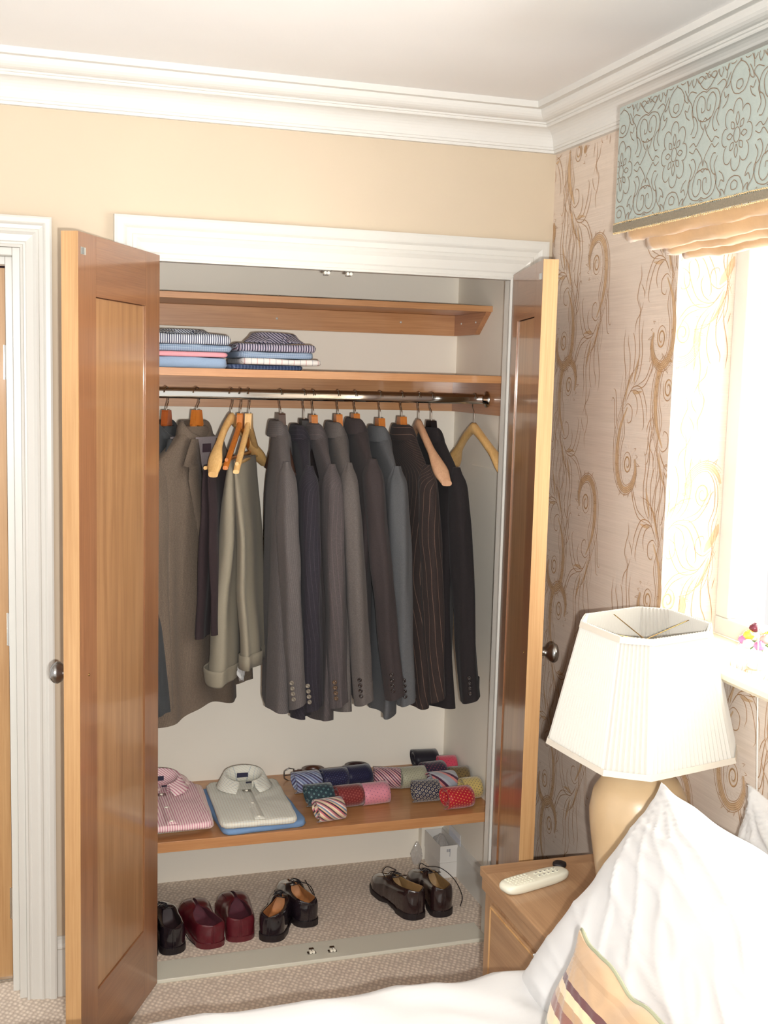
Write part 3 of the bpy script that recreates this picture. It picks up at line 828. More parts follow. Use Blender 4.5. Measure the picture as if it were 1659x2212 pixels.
    for j in range(25):
        a = math.radians(-165 + 330 * j / 24) + PI   # gap at front (+x)
        c_, s_ = math.cos(a), math.sin(a); fr = max(0, c_)
        ax_, ay = .030, .060
        base = Vector((ax_ * c_, ay * s_, -.012 - .045 * fr))
        pts = [(0.86, .000), (.92, .020), (1.0, .030), (1.12, .022), (1.24, -.004), (1.30, -.022 - .02 * fr)]
        rws.append([Vector((base.x * q, base.y * q * (1 if q < 1.1 else 1.02), base.z + dz)) for q, dz in pts])
    b.grid(rws); b.build('collar', cloth, t, solid=.003, subs=1)
    if open_front:
        # lapels and V opening showing the lining
        for sy in (-1, 1):
            b = MB()
            P = [[Vector((T * .9 + .004 + .004 * math.sin(v * 3), sy * lerp(u0, u1, u), -.035 - v)) for u in (0, .5, 1)] for v, u0, u1 in ((0, .045, .075), (.05, .034, .100), (.075, .030, .112), (.080, .028, .085), (.12, .022, .088), (.2, .012, .066), (.30, .004, .036), (.40, 0, .010))]
            b.grid(P); b.build('lapel', cloth, t, solid=.004)
        b = MB(); b.grid([[Vector((T * .9 + .0015, y_, z)) for y_ in (-w_, 0, w_)] for z, w_ in ((-.03, .052), (-.10, .040), (-.2, .022), (-.33, .004))]); b.build('lining', lin, t)
        b = MB(); b.box(T * .9 + .002, T * .9 + .003, -.02, .02, -.075, -.05); b.build('neck_label', plain('woven_label', S(58, 44, 52), .6), t)
    return t
def pin(name, base, stripe, per, wd, **kw): return fabric(name, base, per, [(0, base), (1 - wd / per, stripe)], **kw)
C_tweed = fabric('brown_grey_tweed', S(100, 87, 76), .005, [(0, S(104, 91, 79)), (.5, S(96, 84, 73))], mottling=.28, weave=600)
C_slate = fabric('dark_slate_wool', S(54, 56, 58), mottling=.1)
C_grey = pin('grey_striped_wool', S(84, 79, 78), S(96, 90, 89), .006, .0012, mottling=.2)
C_navy = pin('navy_pinstripe_wool', S(42, 39, 45), S(64, 60, 68), .013, .0009, mottling=.2)
C_grey2 = pin('warm_grey_striped_wool', S(76, 70, 70), S(100, 88, 88), .014, .0009, mottling=.2)
C_grey3 = pin('mid_grey_wool', S(90, 84, 81), S(96, 90, 87), .004, .002, mottling=.22)
C_char = fabric('charcoal_brown_wool', S(60, 53, 53), mottling=.15)
C_blue = fabric('slate_blue_wool', S(86, 87, 89), mottling=.14)
C_pin = pin('dark_brown_pinstripe_wool', S(50, 42, 40), S(112, 88, 76), .022, .0013, mottling=.15)
C_black = fabric('black_wool', S(38, 34, 35), mottling=.15)
HG = 'coat hangers on the chrome rail'
R_ = math.radians
hanger(-1.072, 1.590, 'reddish wooden hanger at the left end of the rail, holding a dark slate jacket', mt['hanger_red'], R_(-28), 'flat', span=.130, drop=.145, thick=.009)
hanger(-.984, 1.592, 'orange-brown wooden hanger holding the brown tweed jacket', mt['hanger_orange'], R_(-42), 'flat', span=.130, drop=.145, thick=.009)
hanger(-.731, 1.586, 'dark wooden hanger holding the grey striped jacket next to the beige trousers', mt['hanger_dark'], R_(5), 'flat', span=.130, drop=.145, thick=.010)
hanger(-.659, 1.570, 'black hanger holding the navy pinstripe jacket', mt['black'], R_(4), 'flat', span=.130, drop=.145, thick=.010)
hanger(-.630, 1.583, 'orange hanger just right of the black hanger, holding a warm grey striped jacket', mt['hanger_orange'], R_(2), 'flat', span=.130, drop=.145, thick=.009)
hanger(-.552, 1.586, 'orange hanger holding the mid-grey jacket in the middle of the row', mt['hanger_orange'], R_(2), 'flat', span=.130, drop=.145, thick=.009)
hanger(-.497, 1.589, 'orange hanger holding the charcoal brown jacket', mt['hanger_orange'], R_(3), 'flat', span=.130, drop=.145, thick=.009)
hanger(-.417, 1.576, 'orange hanger holding the slate blue jacket', mt['hanger_orange'], R_(5), 'flat', span=.130, drop=.145, thick=.010)
hanger(-.346, 1.582, 'orange hanger holding the brown pinstripe jacket', mt['hanger_orange'], R_(3), 'flat', span=.130, drop=.145, thick=.010)
hanger(-.290, 1.580, 'wide pale wooden hanger wedged between the pinstripe and the black jacket', mt['hanger_pale'], R_(-3), 'contour', span=.215, thick=.010, drop=.165)
hanger(-.248, 1.571, 'black hanger holding the black jacket at the right', mt['black'], R_(12), 'flat', span=.130, drop=.145, thick=.010)
hanger(-.104, 1.571, 'empty light wooden contoured hanger at the right end of the rail', mt['hanger_light'], R_(8), 'contour', span=.195, thick=.012, drop=.150)

jacket(-1.075, 'dark slate jacket mostly hidden behind the left wardrobe door', C_slate, R_(-30), 1.555, .83, .205, seed=1, open_front=1)
jacket(-.988, 'brown-grey tweed jacket with its front turned to the right, beside the loose trousers', C_tweed, R_(-46), 1.555, .86, .205, T=.045, seed=2, button=btn, open_front=1, slx=.03)
jacket(-.733, 'grey striped jacket hanging just right of the beige trousers', C_grey, R_(-8), 1.560, .835, .20, T=.038, seed=3, button=btn_g, slx=.05)
jacket(-.668, 'dark navy pinstripe jacket between two grey ones', C_navy, R_(-7), 1.548, .85, .20, T=.026, seed=4, button=btn_g, slx=.03)
jacket(-.622, 'warm grey jacket with fine reddish stripes, right of the navy pinstripe jacket', C_grey2, R_(0), 1.553, .865, .195, T=.024, seed=5, button=btn, slx=.03)
jacket(-.556, 'mid-grey jacket in the middle of the row, left of the charcoal one', C_grey3, R_(-5), 1.558, .84, .20, T=.032, seed=6, button=btn_d, slx=.055)
jacket(-.492, 'charcoal brown jacket between the mid-grey and the slate blue ones', C_char, R_(-3), 1.570, .82, .205, T=.026, seed=7, button=btn_d, slx=.09)
jacket(-.418, 'slate blue jacket, the lightest in the right half of the row', C_blue, R_(-2), 1.548, .855, .20, T=.024, seed=8, button=btn_d, slx=.055)
jacket(-.338, 'dark brown jacket with orange pinstripes', C_pin, R_(3), 1.552, .84, .20, T=.030, seed=9, slx=.05)
jacket(-.246, 'black jacket hanging last on the right, before the empty hanger', C_black, R_(3), 1.545, .84, .205, T=.036, seed=10, button=btn_d, slx=.065)

# loose hangers with the trousers
hanger(-.881, 1.591, 'light wooden contoured hanger without a bar, left of the trousers', mt['hanger_light'], R_(-30), 'contour', span=.225, thick=.009, drop=.150, bar=True)
hanger(-.853, 1.584, 'orange wooden hanger with a bar holding the black trousers', mt['hanger_orange'], R_(-22), 'flat', span=.205, thick=.008, drop=.120, bar=True)
hanger(-.828, 1.584, 'light wooden hanger with a bar holding the beige trousers', mt['hanger_light'], R_(-20), 'flat', span=.215, thick=.009, drop=.130, bar=True)

def trousers(x, zb, label, cloth, rot, w0, w1, lenL, lenR, offL, offR, thk2, seed, cuff=False, y=RY, yc=0, lining=None):
    t = thing('trousers', label, 'trousers', (x, y, zb), rot)
    for side, Ln, off, nm, thk in ((-1, lenL, offL, 'leg', thk2[0]), (1, lenR, offR, 'leg', thk2[1])):
        rows = []; NJ = 36; NI = 26
        for i in range(NI + 1):
            s_ = i / NI; z = .010 - s_ * (Ln + .010)
            hw = lerp(w0, w1, s_ ** .8) * .5; tk = interpl([0, .03, .2, 1], [.004, thk * .5, thk * .75, thk], s_)
            cx = side * (.006 + off * s_ ** .9); row = []
            for j in range(NJ):
                a = 2 * PI * j / NJ; c_, sn = math.cos(a), math.sin(a)
                yy = yc + hw * math.copysign(abs(c_) ** .6, c_); xx = tk * math.copysign(abs(sn) ** .8, sn)
                xx += (.007 * math.sin(yy * 60 + seed + s_ * 1.5) + .008 * noise.noise(Vector((yy * 9, s_ * 4, seed)))) * min(1, s_ * 3)
                zz = z + (.02 * (yy - yc) / hw * s_ if cuff and side < 0 else 0)
                row.append(Vector((cx + xx, yy, zz)))
            rows.append(row)
        b = MB(); b.grid(rows, cv=True); b.cap(rows[0], 0, True); b.cap(rows[-1], 0); lg = b.build(nm, cloth, t, subs=1)
        if cuff and side < 0:
            b = MB(); last = rows[-1]; cc = Vector((sum(p.x for p in last) / NJ, sum(p.y for p in last) / NJ, 0)); rr = []
            for dz, k in ((.002, 1.0), (-.004, 1.10), (.048, 1.16), (.052, 1.10), (.046, 1.04)):
                rr.append([Vector((cc.x + (p.x - cc.x) * (k + .12 * (dz > .01)), cc.y + (p.y - cc.y) * (1 + (k - 1) * .35), p.z + dz)) for p in last])
            b.grid(rr, cv=True); b.build('turn_up', cloth, t, subs=1)
        if cuff and side > 0:
            last = rows[-1]; cc = Vector((sum(p.x for p in last) / NJ, sum(p.y for p in last) / NJ, 0)); b = MB()
            b.grid([[Vector((cc.x + (p.x - cc.x) * 1.12, cc.y + (p.y - cc.y) * 1.03, p.z + dz)) for p in last] for dz in (-.002, .040)], cv=True); b.build('waistband', cloth, t, solid=.002)
            b = MB(); b.box(cc.x - thk * 1.5, cc.x - thk * 1.2, yc - .045, yc - .035, last[0].z - .002, last[0].z + .05); b.build('belt_loop', cloth, t)
            b = MB(); P = []
            for i in range(9):
                s_ = i / 8; hw = .038 * math.sqrt(max(0, 1 - (s_ ** 2.6))) + .001
                P.append([Vector((cc.x - .030 + .006 * math.sin(k * 1.3 + i), yc - .055 + hw * (k / 4 - 1), last[0].z + .02 - s_ * .075)) for k in range(9)])
            b.grid(P); b.build('pocket_lining', lining, t, solid=.003)
    return t
C_beige = fabric('khaki_cotton', S(134, 126, 110), mottling=.05, bump=.2)
C_blk = fabric('black_trouser_wool', S(46, 36, 38), mottling=.1)
trousers(-.893, 1.440, 'black trousers folded over a hanger bar, between the tweed jacket and the beige trousers', C_blk, R_(-31), .235, .24, .50, .485, .024, .012, (.018, .014), 3, yc=-.045)
trousers(-.836, 1.454, 'beige cotton trousers with turn-ups folded over a light wooden hanger', C_beige, R_(-24), .27, .27, .64, .60, .036, .040, (.036, .020), 5, cuff=True, yc=-.035, lining=mt['linen'])

# ------------------------------------------------------------------ folded shirts
def shirt(label, cloth, x, y, z, w_, d, h, rot=0, collar=True, cat='shirt', group=None, labelm=None, buttons=True, crease=0, seed=0, collar_h=.034, cz=None, bright=None, name='folded_shirt'):
    t = thing(name, label, cat, (x, y, z), rot, group)
    N = 64; prof_ = [(.90, 0), (.97, .0), (1.0, h * .28), (1.0, h * .62), (.985, h * .9), (.95, h), (.85, h * 1.0), (.6, h * 1.03), (.3, h * 1.05), (.02, h * 1.05)]
    rows = []
    for k, (q, zz) in enumerate(prof_):
        r = []
        for j in range(N):
            a = 2 * PI * (j + .5) / N; c_, s_ = math.cos(a), math.sin(a)
            m_ = max(abs(c_), abs(s_)); bx, by = c_ / m_, s_ / m_
            # rounded rectangle
            ln = (abs(bx) ** 14 + abs(by) ** 14) ** (1 / 14); bx, by = bx / ln, by / ln
            px, py = bx * w_ / 2 * q, by * d / 2 * q
            n1 = noise.noise(Vector((px * 14, py * 14, seed * 3.1 + k * .3)))
            dz = n1 * h * .16 if zz > 0 else 0
            px += .003 * noise.noise(Vector((a * 3, k * .8, seed))); py += .003 * noise.noise(Vector((a * 3, k * .8, seed + 9)))
            if crease and zz >= h * .9: dz += crease * .5 * (noise.noise(Vector((px * 30 + py * 12, py * 22 - px * 10, seed))))
            r.append(Vector((px, py, max(zz + dz, 0))))
        rows.append(r)
    uvp = lambda p: (p.x, p.y - p.z * (1 if p.y < 0 else -1))
    b = MB(); b.grid(rows, cv=True, uvp=uvp); b.cap(rows[0], 0, True); b.build('body', cloth, t)
    cy0 = d / 2 - .055 if cz is None else cz
    if collar:
        b = MB(); rws = []
        for j in range(29):
            a = math.radians(-58 + (416 - 120 + 58) * j / 28 - 4 ); a = math.radians(lerp(-68, 248, j / 28))
            c_, s_ = math.cos(a), math.sin(a); fr = max(0, -s_)
            rx, ry = .060, .044
            ptx = (1 + .35 * fr ** 2) ; zb = h
            pts = [(.86, .002), (.90, collar_h * .6), (.96, collar_h * (1 - .35 * fr)), (1.08, collar_h * (1.02 - .35 * fr)), (1.26, collar_h * .55 * (1 - .5 * fr)), (1.48 + .25 * fr, .004)]
            rws.append([Vector((rx * c_ * q, cy0 + ry * s_ * q * (1 + .2 * fr * (q > 1.2)), zb + zz * (1 + .25 * max(0, s_)))) for q, zz in pts])
        b.grid(rws, uvp=lambda p: (p.x * .7 + p.z, p.y)); b.build('collar', cloth, t, solid=.0016)
        b = MB(); b.box(-.018, .018, cy0 + .024, cy0 + .0255, h + collar_h * .45, h + collar_h * .80)
        b.box(.010, .028, cy0 + .010, cy0 + .020, h + .003, h + .0045); 
        if labelm: b.build('neck_label', labelm, t)
    if buttons:
        b = MB(); b.grid([[Vector((xx, yy, h * 1.05 + .0012 + .0004 * math.sin(yy * 90))) for xx in (-.015, .015)] for yy in [lerp(-d / 2 + .006, cy0 - .045, q / 8) for q in range(9)]], uvp=lambda p: (p.x + .001, p.y)); b.build('placket', cloth, t, solid=.0012)
        for q in range(3):
            b = MB(); b.lathe([(0, .0028), (.0035, .0028), (.0048, .0022), (.0055, 0)], (0, lerp(cy0 - .055, -d / 2 + .03, q / 2), h * 1.05 + .0018), 12); b.build('button', mt['pearl'], t)
    return t
mt['pearl'] = plain('pearl_button', S(236, 230, 214), .25, coat=.4)
navylab = plain('navy_label', S(36, 34, 62), .6)
W_ = S(232, 230, 218)
C_check = fabric('white_multi_check', W_, .0085, [(0, S(226, 224, 210)), (.86, S(196, 170, 140))], 0, (.0085, [(0, S(228, 226, 214)), (.86, S(160, 172, 186))]), mottling=.02, bump=.1)
C_pink = fabric('pink_striped_cotton', S(236, 210, 208), .0072, [(0, S(238, 216, 212)), (.58, S(206, 140, 158))], mottling=.03, bump=.1)
C_pinkc = fabric('pale_pink_check', S(236, 210, 200), .007, [(0, S(236, 212, 204)), (.7, S(214, 160, 168))], 0, (.007, [(0, S(238, 218, 208)), (.7, S(220, 180, 180))]), mottling=.03)
C_green = fabric('pale_green_check', S(214, 214, 196), .008, [(0, S(216, 216, 200)), (.75, S(178, 188, 172))], mottling=.03)
C_sky = fabric('sky_blue_cotton', S(118, 150, 190), mottling=.05, bump=.1)
C_lb = fabric('light_blue_cotton', S(150, 172, 200), mottling=.05, bump=.1)
C_bcheck = fabric('blue_fine_check', S(122, 142, 168), .006, [(0, S(126, 146, 172)), (.6, S(168, 182, 198))], 0, (.006, [(0, S(120, 140, 168)), (.6, S(160, 176, 194))]), mottling=.06)
C_nst = fabric('navy_white_stripe', W_, .0062, [(0, S(214, 218, 222)), (.52, S(66, 70, 96))], mottling=.03)
C_rose = fabric('rose_pink_cotton', S(232, 160, 168), mottling=.04, bump=.1)
C_dst = fabric('dark_stripe_pink_white', S(60, 50, 76), .0075, [(0, S(52, 44, 70)), (.42, S(206, 206, 218)), (.62, S(52, 44, 70)), (.70, S(176, 120, 140)), (.78, S(206, 206, 218)), (.95, S(52, 44, 70))], mottling=.04)
C_wck = fabric('white_red_navy_window_check', W_, .036, [(0, S(230, 226, 220)), (.46, S(70, 74, 110)), (.51, S(230, 226, 220)), (.93, S(186, 84, 92))], 0, (.036, [(0, S(232, 228, 222)), (.92, S(120, 90, 110))]), mottling=.03)
C_nck = fabric('navy_blue_check', S(70, 84, 118), .010, [(0, S(66, 80, 114)), (.6, S(120, 136, 166))], 0, (.010, [(0, S(60, 74, 108)), (.6, S(110, 128, 160))]), mottling=.05)
ZL = .3463
shirt('sky blue folded shirt underneath the white checked shirt', C_sky, -.800, .335, ZL, .262, .37, .020, R_(4), collar=False, buttons=False, seed=1)
shirt('white finely checked folded shirt with open collar on the lower shelf', C_check, -.805, .320, ZL + .0215, .235, .36, .020, R_(-1), labelm=navylab, crease=.010, seed=2, collar_h=.042)
shirt('pale green checked folded shirt at the bottom of the pile by the left door', C_green, -1.075, .375, ZL, .235, .34, .016, R_(2), seed=3, buttons=False)
shirt('pale pink checked folded shirt in the middle of the pile by the left door', C_pinkc, -1.050, .350, ZL + .0172, .235, .36, .016, R_(-2), seed=4, buttons=False)
shirt('pink striped folded shirt on top of the pile by the left door', C_pink, -1.072, .310, ZL + .0345, .240, .365, .020, R_(1), labelm=navylab, crease=.010, seed=5, collar_h=.042)
ZM = 1.7247
shirt('plain light blue shirt at the bottom of the upper left stack', C_lb, -1.035, .34, ZM, .245, .32, .030, 0, collar=False, buttons=False, seed=6)
shirt('rose pink shirt in the upper left stack', C_rose, -1.045, .335, ZM + .0318, .262, .31, .014, R_(2), collar=False, buttons=False, seed=7)
shirt('blue finely checked shirt below the striped one in the upper left stack', C_bcheck, -1.025, .345, ZM + .0472, .262, .32, .019, R_(-2), collar=False, buttons=False, seed=8)
shirt('navy and white striped shirt on top of the upper left stack', C_nst, -1.025, .335, ZM + .0675, .250, .31, .028, R_(-1), seed=9, buttons=False, collar_h=.014, cz=-.02)
shirt('navy checked shirt poking out at the left under the upper right stack', C_nck, -.800, .37, ZM, .225, .28, .014, R_(6), collar=False, buttons=False, seed=10)
shirt('white shirt with red and navy window check in the upper right stack', C_wck, -.752, .335, ZM + .0150, .240, .31, .017, R_(-1), collar=False, buttons=False, seed=11)
shirt('plain mid-blue shirt in the middle of the upper right stack', C_bcheck, -.775, .34, ZM + .0335, .225, .30, .018, R_(3), collar=False, buttons=False, seed=12)
shirt('dark shirt with pink and white stripes on top of the upper right stack', C_dst, -.765, .335, ZM + .0528, .232, .30, .022, R_(-1), seed=13, buttons=False, collar_h=.028, cz=-.085)

# ------------------------------------------------------------------ rolled ties
def tie(label, cloth, x, y, rot, w_=.092, rx=.043, rz=.036, seed=0, turns=2.3, z=ZL):
    b = MB(); rows = []; n = int(turns * 22)
    for i in range(n + 1):
        s_ = i / n; a = -PI * .55 - s_ * turns * 2 * PI; k = 1 - .62 * s_
        yy = rx * math.cos(a) * k; zz = rz * math.sin(a) * k + rz + .0008
        ww = w_ * (1 - .18 * s_) * .5
        rows.append([Vector((ww * q + .003 * math.sin(i * .3 + seed), yy, max(zz, .0008))) for q in (-1, -.6, 0, .6, 1)])
    # loose tail on the shelf
    tail = [[Vector((p.x * .96, rows[0][0].y + t_, .0012 + .001 * t_ * 10)) for p in rows[0]] for t_ in (.03, .02, .01)]
    b.grid(rows)
    o = b.build('rolled_tie', cloth, None, solid=.0022); o.location = (x, y, z); o.rotation_euler = (0, 0, rot)
    return tag(o, label, 'tie', 'rolled ties on the lower shelf')
def stripes(nm, cols, per, ang=.8, **kw):
    st = [(i / len(cols), S(*c)) for i, c in enumerate(cols)]
    return fabric(nm, S(*cols[0]), per, st, ang, rough=.45, sheen=.4, mottling=.03, bump=.1, **kw)
def silk(nm, c, dots=None): return fabric(nm, S(*c), dots=dots, ang=.78, rough=.45, sheen=.4, mottling=.04, bump=.1)
T_ = {}
T_['bs'] = stripes('tie_blue_lilac_stripe', [(112, 122, 156), (160, 170, 196), (84, 76, 110), (140, 150, 182), (70, 62, 92), (178, 186, 206)], .028)
T_['nv'] = silk('tie_navy_dots', (40, 38, 66), (.008, .0011, S(90, 94, 140)))
T_['nv2'] = silk('tie_deep_navy', (34, 32, 58), (.006, .0009, S(64, 66, 110)))
T_['pd'] = stripes('tie_pink_plum_stripe', [(200, 150, 156), (96, 50, 74), (214, 180, 176), (150, 100, 120), (224, 170, 160), (80, 46, 70)], .022)
T_['gr'] = silk('tie_teal_squares', (44, 62, 70), (.014, .0028, S(120, 160, 156), .0016))
T_['rb'] = silk('tie_brick_diamonds', (120, 44, 44), (.009, .0020, S(168, 92, 80), .0010))
T_['pk'] = silk('tie_pink_speckled', (214, 136, 150), (.011, .0016, S(150, 96, 124)))
T_['ms'] = stripes('tie_multicolour_stripe', [(236, 214, 190), (206, 110, 120), (60, 50, 62), (226, 190, 150), (120, 140, 168), (240, 224, 206), (196, 120, 130), (90, 70, 72), (222, 196, 160)], .040)
T_['sv'] = silk('tie_silver_speckled', (168, 164, 140), (.008, .0012, S(110, 108, 96)))
T_['dk'] = silk('tie_dark_plum_pattern', (48, 36, 54), (.010, .0020, S(140, 66, 84), .0008))
T_['bl'] = silk('tie_black', (30, 26, 36))
T_['co'] = silk('tie_coral', (206, 70, 92), (.010, .0014, S(160, 48, 76)))
T_['ol'] = silk('tie_olive_brown', (110, 90, 54), (.010, .0020, S(66, 50, 36)))
T_['ov'] = silk('tie_navy_ovals', (46, 46, 66), (.012, .0042, S(190, 176, 150), .0026))
T_['s2'] = stripes('tie_grey_pink_maroon_stripe', [(158, 160, 168), (158, 160, 168), (206, 130, 124), (80, 40, 62), (176, 176, 182)], .040)
T_['rd'] = silk('tie_red_gold_dots', (168, 26, 40), (.010, .0017, S(224, 160, 90)))
T_['ye'] = silk('tie_gold_speckled', (196, 172, 104), (.009, .0016, S(96, 88, 80)))
for k, lab, x, y, r in (
    ('bs', 'blue and lilac diagonally striped tie in front of the brown belt', -.592, .455, 5),
    ('nv', 'navy tie with fine dots behind the brick red one', -.500, .462, 3), ('nv2', 'deep navy tie left of the pink and plum striped one', -.412, .474, 6),
    ('pd', 'pink and plum striped tie behind the pink speckled one, turned askew', -.322, .430, -16),
    ('gr', 'dark teal tie with small squares behind the multicoloured striped one', -.582, .330, 2), ('rb', 'brick red patterned tie between the teal and the pink one', -.494, .300, 3),
    ('pk', 'pink speckled tie at the right front of the left group', -.404, .302, 5), ('ms', 'multicoloured striped tie in front of the left group', -.583, .200, 8),
    ('sv', 'silver grey speckled tie behind the navy one with ovals', -.236, .418, 2), ('dk', 'dark plum patterned tie between the silver grey and the coral one', -.150, .452, 4),
    ('bl', 'black tie furthest back at the right end of the shelf', -.135, .580, -6), ('co', 'coral pink tie behind the olive brown one', -.082, .500, -4),
    ('ol', 'olive brown patterned tie beside the closet side wall', -.082, .385, -2), ('ov', 'navy tie with pale ovals in front of the silver grey one', -.236, .285, -2),
    ('s2', 'grey tie with pink and maroon stripes behind the red dotted one', -.156, .352, 2), ('rd', 'red tie with gold dots at the front of the right group', -.158, .205, 3),
    ('ye', 'gold speckled tie beside the red dotted one', -.084, .275, 4)):
    tie(lab, T_[k], x, y, R_(r), seed=x * 40, w_=.066 if k in ('co', 'ol', 'ye') else (.090 if k != 'dk' else .078), z=ZL)

# ------------------------------------------------------------------ belts
def belt(label, m, x, y, rot, r=.042, hgt=.034, buckle='chromed', turns=3, bx=True):
    t = thing('rolled_belt', label, 'belt', (x, y, ZL), rot)
    n = int(turns * 28); P = []
    for i in range(n + 1):
        s_ = i / n; a = PI + s_ * turns * 2 * PI; q = r * (1 - .30 * s_)
        P.append(Vector((q * math.cos(a), q * .9 * math.sin(a), 0)))
    if bx: P = [Vector((-r - .030, -.006, 0)), Vector((-r - .012, -.006, 0))] + P
    b = MB(); b.grid([[p + Vector((0, 0, z)) for z in (.0005, hgt * .5, hgt)] for p in P]); b.build('strap', m, t, solid=.0034)
    if bx:
        b = MB(); c = Vector((-r - .044, -.006, hgt * .5)); w2, h2 = .016, .024
        b.tube([c + Vector(q) for q in ((w2, 0, -h2 * .8), (0, .0, -h2 * .9), (-w2, 0, -h2 * .5), (-w2 * 1.1, 0, 0), (-w2, 0, h2 * .6), (0, 0, h2 * .95), (w2, 0, h2 * .8))], .0024, 8, closed=True)
        b.tube([c + Vector((w2, 0, 0)), c + Vector((-w2 * 1.1, -.003, 0))], .0018, 8)
        b.xf(Matrix.Translation((0, 0, .003))); b.build('buckle', mt[buckle], t)
        b = MB(); b.box(-r - .014, -r - .006, -.0105, -.0015, -.0002, hgt + .0015); b.build('keeper_loop', m, t)
    else:
        b = MB(); b.tube([(-.004, -r * .95, hgt + .002), (.026, -r * .95, hgt + .002), (.026, -r * .95, hgt - .008)], .0018, 8); b.build('buckle', mt[buckle], t)
    return t
leather = lambda nm, c, rg=.35: plain(nm, c, rg, .12, 120, coat=.3)
belt('rolled brown leather belt with its buckle sticking out to the left', leather('brown_belt_leather', S(82, 48, 34)), -.540, .575, 0, r=.040)
belt('rolled dark brown leather belt behind the ties', leather('dark_belt_leather', S(52, 28, 28)), -.385, .575, 0, r=.044, bx=False, buckle='brass')

# ------------------------------------------------------------------ shoes
def shoe(label, x, y, ang, leather_m, inner_m, L=.285, slip=False, lace=False, high=.0, sgn=1, mesh_lace=None, group=None, name='shoe', z=.0005, wide=1.0, rise=.0):
    """local: heel at origin, toe along +y"""
    t = thing(name, label, 'shoe' if not slip else 'slipper', (x, y, z), ang, group)
    xs = [0, .004, .012, .026, .06, .12, .18, .22, .255, .275, .285]
    hwv = [.008, .020, .030, .0365, .038, .037, .046, .050, .042, .026, .008]
    txs = [0, .02, .06, .12, .18, .22, .26, .285]
    YY = lambda i: L * (1 - math.cos(PI * i / NY)) / 2
    def bend(yy): return sgn * .010 * math.sin(yy / L * PI) * (1 if yy > .0 else 1)
    top = ([.080, .088, .082, .076, .070, .060, .048, .032] if not slip else [.072, .074, .069, .067, .071, .065, .051, .030])
    if high: top = [h_ + high * (1 - i / 7) for i, h_ in enumerate(top)]
    openE = .150 if not slip else .155
    rows = []; NY = 40
    for i in range(NY + 1):
        yy = YY(i); f = yy / L * .285
        hw = interpl(xs, hwv, f) * wide; tp = interpl(txs, top, f); tp = tp + .010 * math.exp(-((f - .155) / .03) ** 2) * (0 if slip else 1)
        gap = 0 if f > openE else (1 - (f / openE) ** 2.2) ** .5
        gw = max(.0006, hw * (.72 if not slip else .86) * gap)
        if f < .012: gw = max(.0006, hw * .6 * (f / .012) ** .5)
        bot = .014 if not slip else .012
        cx = bend(yy); row = []
        # outer left: bottom -> rim
        for k in range(9):
            a = k / 8; ang_ = a * PI / 2
            wx = hw * (1.0 + .04 * math.sin(a * PI)) * (math.cos(ang_ * 0.9) ** .5) if not gap else lerp(hw, gw, a ** 2.2) * (1 + .10 * math.sin(a * PI))
            zz = bot + (tp - bot) * math.sin(ang_) ** (.9 if not gap else .9)
            if not gap: wx = hw * math.cos(ang_) ** .55; wx = max(wx, gw)
            row.append(Vector((cx - wx, yy, zz)))
        # inner left down, insole, inner right up
        ib = .020 + rise
        for k in range(1, 5): row.append(Vector((cx - lerp(gw, hw * .80, k / 4) * (1 if gap else .98), yy, lerp(tp - .001, ib if gap else tp - .006, k / 4))))
        for k in range(1, 5): row.append(Vector((cx + lerp(gw, hw * .80, (4 - k) / 4) * (1 if gap else .98), yy, lerp(ib if gap else tp - .006, tp - .001, k / 4))))
        for k in range(8, -1, -1): q = row[k]; row.append(Vector((2 * cx - q.x, yy, q.z)))
        rows.append(row)
    b = MB(); b.grid(rows, mf=lambda i, j: 1 if 8 <= j <= 16 else 0)
    b.cap(rows[0][:9] + rows[0][-9:], 0, True); b.cap(rows[-1], 0)
    b.build('upper', [leather_m, inner_m], t, subs=1)
    # welt and sole
    b = MB(); R0 = []
    outl = []
    for i in range(NY + 1):
        yy = YY(i); f = yy / L * .285; outl.append((bend(yy) - (interpl(xs, hwv, f) * wide + .003), yy - .002 + (.004 * i / NY)))
    for i in range(NY, -1, -1):
        yy = YY(i); f = yy / L * .285; outl.append((bend(yy) + (interpl(xs, hwv, f) * wide + .003), yy - .002 + (.004 * i / NY)))
    lift = lambda yy: (.010 if (.075 < yy < .16) else 0) if not slip else 0
    rr = [[Vector((p[0], p[1], zz + (lift(p[1]) if zz < .012 else 0))) for p in outl] for zz in (0, .011, .0165)]
    b.grid(rr, cv=True, smooth=False); b.cap(rr[0], 0, True); b.cap(rr[-1], 0); b.build('sole', leather_m if slip else mt['sole'], t)
    if not slip:
        b = MB(); hp = [p for p in outl if p[1] < .068]; b.prism([(p[0] * .98, p[1] - .0005) for p in hp], 'z', 0, .020); b.build('heel', mt['sole'], t)
    # heel seam strip
    b = MB(); b.tube([(0, -.0012, .016), (0, -.0016, .045), (0, .0005, interpl(txs, top, 0) - .002)], .0018, 6); b.build('heel_seam', leather_m, t)
    if lace:
        b = MB()
        for i in range(4):
            yy = .152 + i * .013; z0 = interpl(txs, top, yy) + .0105 - .001 * i
            b.tube(spline([(-.016, yy, z0 - .004), (0, yy + .003, z0 + .001), (.016, yy, z0 - .004)], 5), .0013, 6)
        for pts in lace: b.tube(spline(pts, 8), .0014, 6)
        b.build('laces', mt['lace'], t)
        b = MB(); b.grid([[Vector((q * .017 + bend(.1), yy, interpl(txs, top, yy) + .004 + .002 * (1 - q * q) + .014 * max(0, (.14 - yy) / .04))) for q in (-1, -.5, 0, .5, 1)] for yy in (.100, .115, .13, .15, .17)]); b.build('tongue', leather_m, t, solid=.002)
    return t
mt['sole'] = plain('black_rubber_sole', S(30, 22, 24), .5)
mt['lace'] = plain('black_lace', S(26, 20, 24), .8)
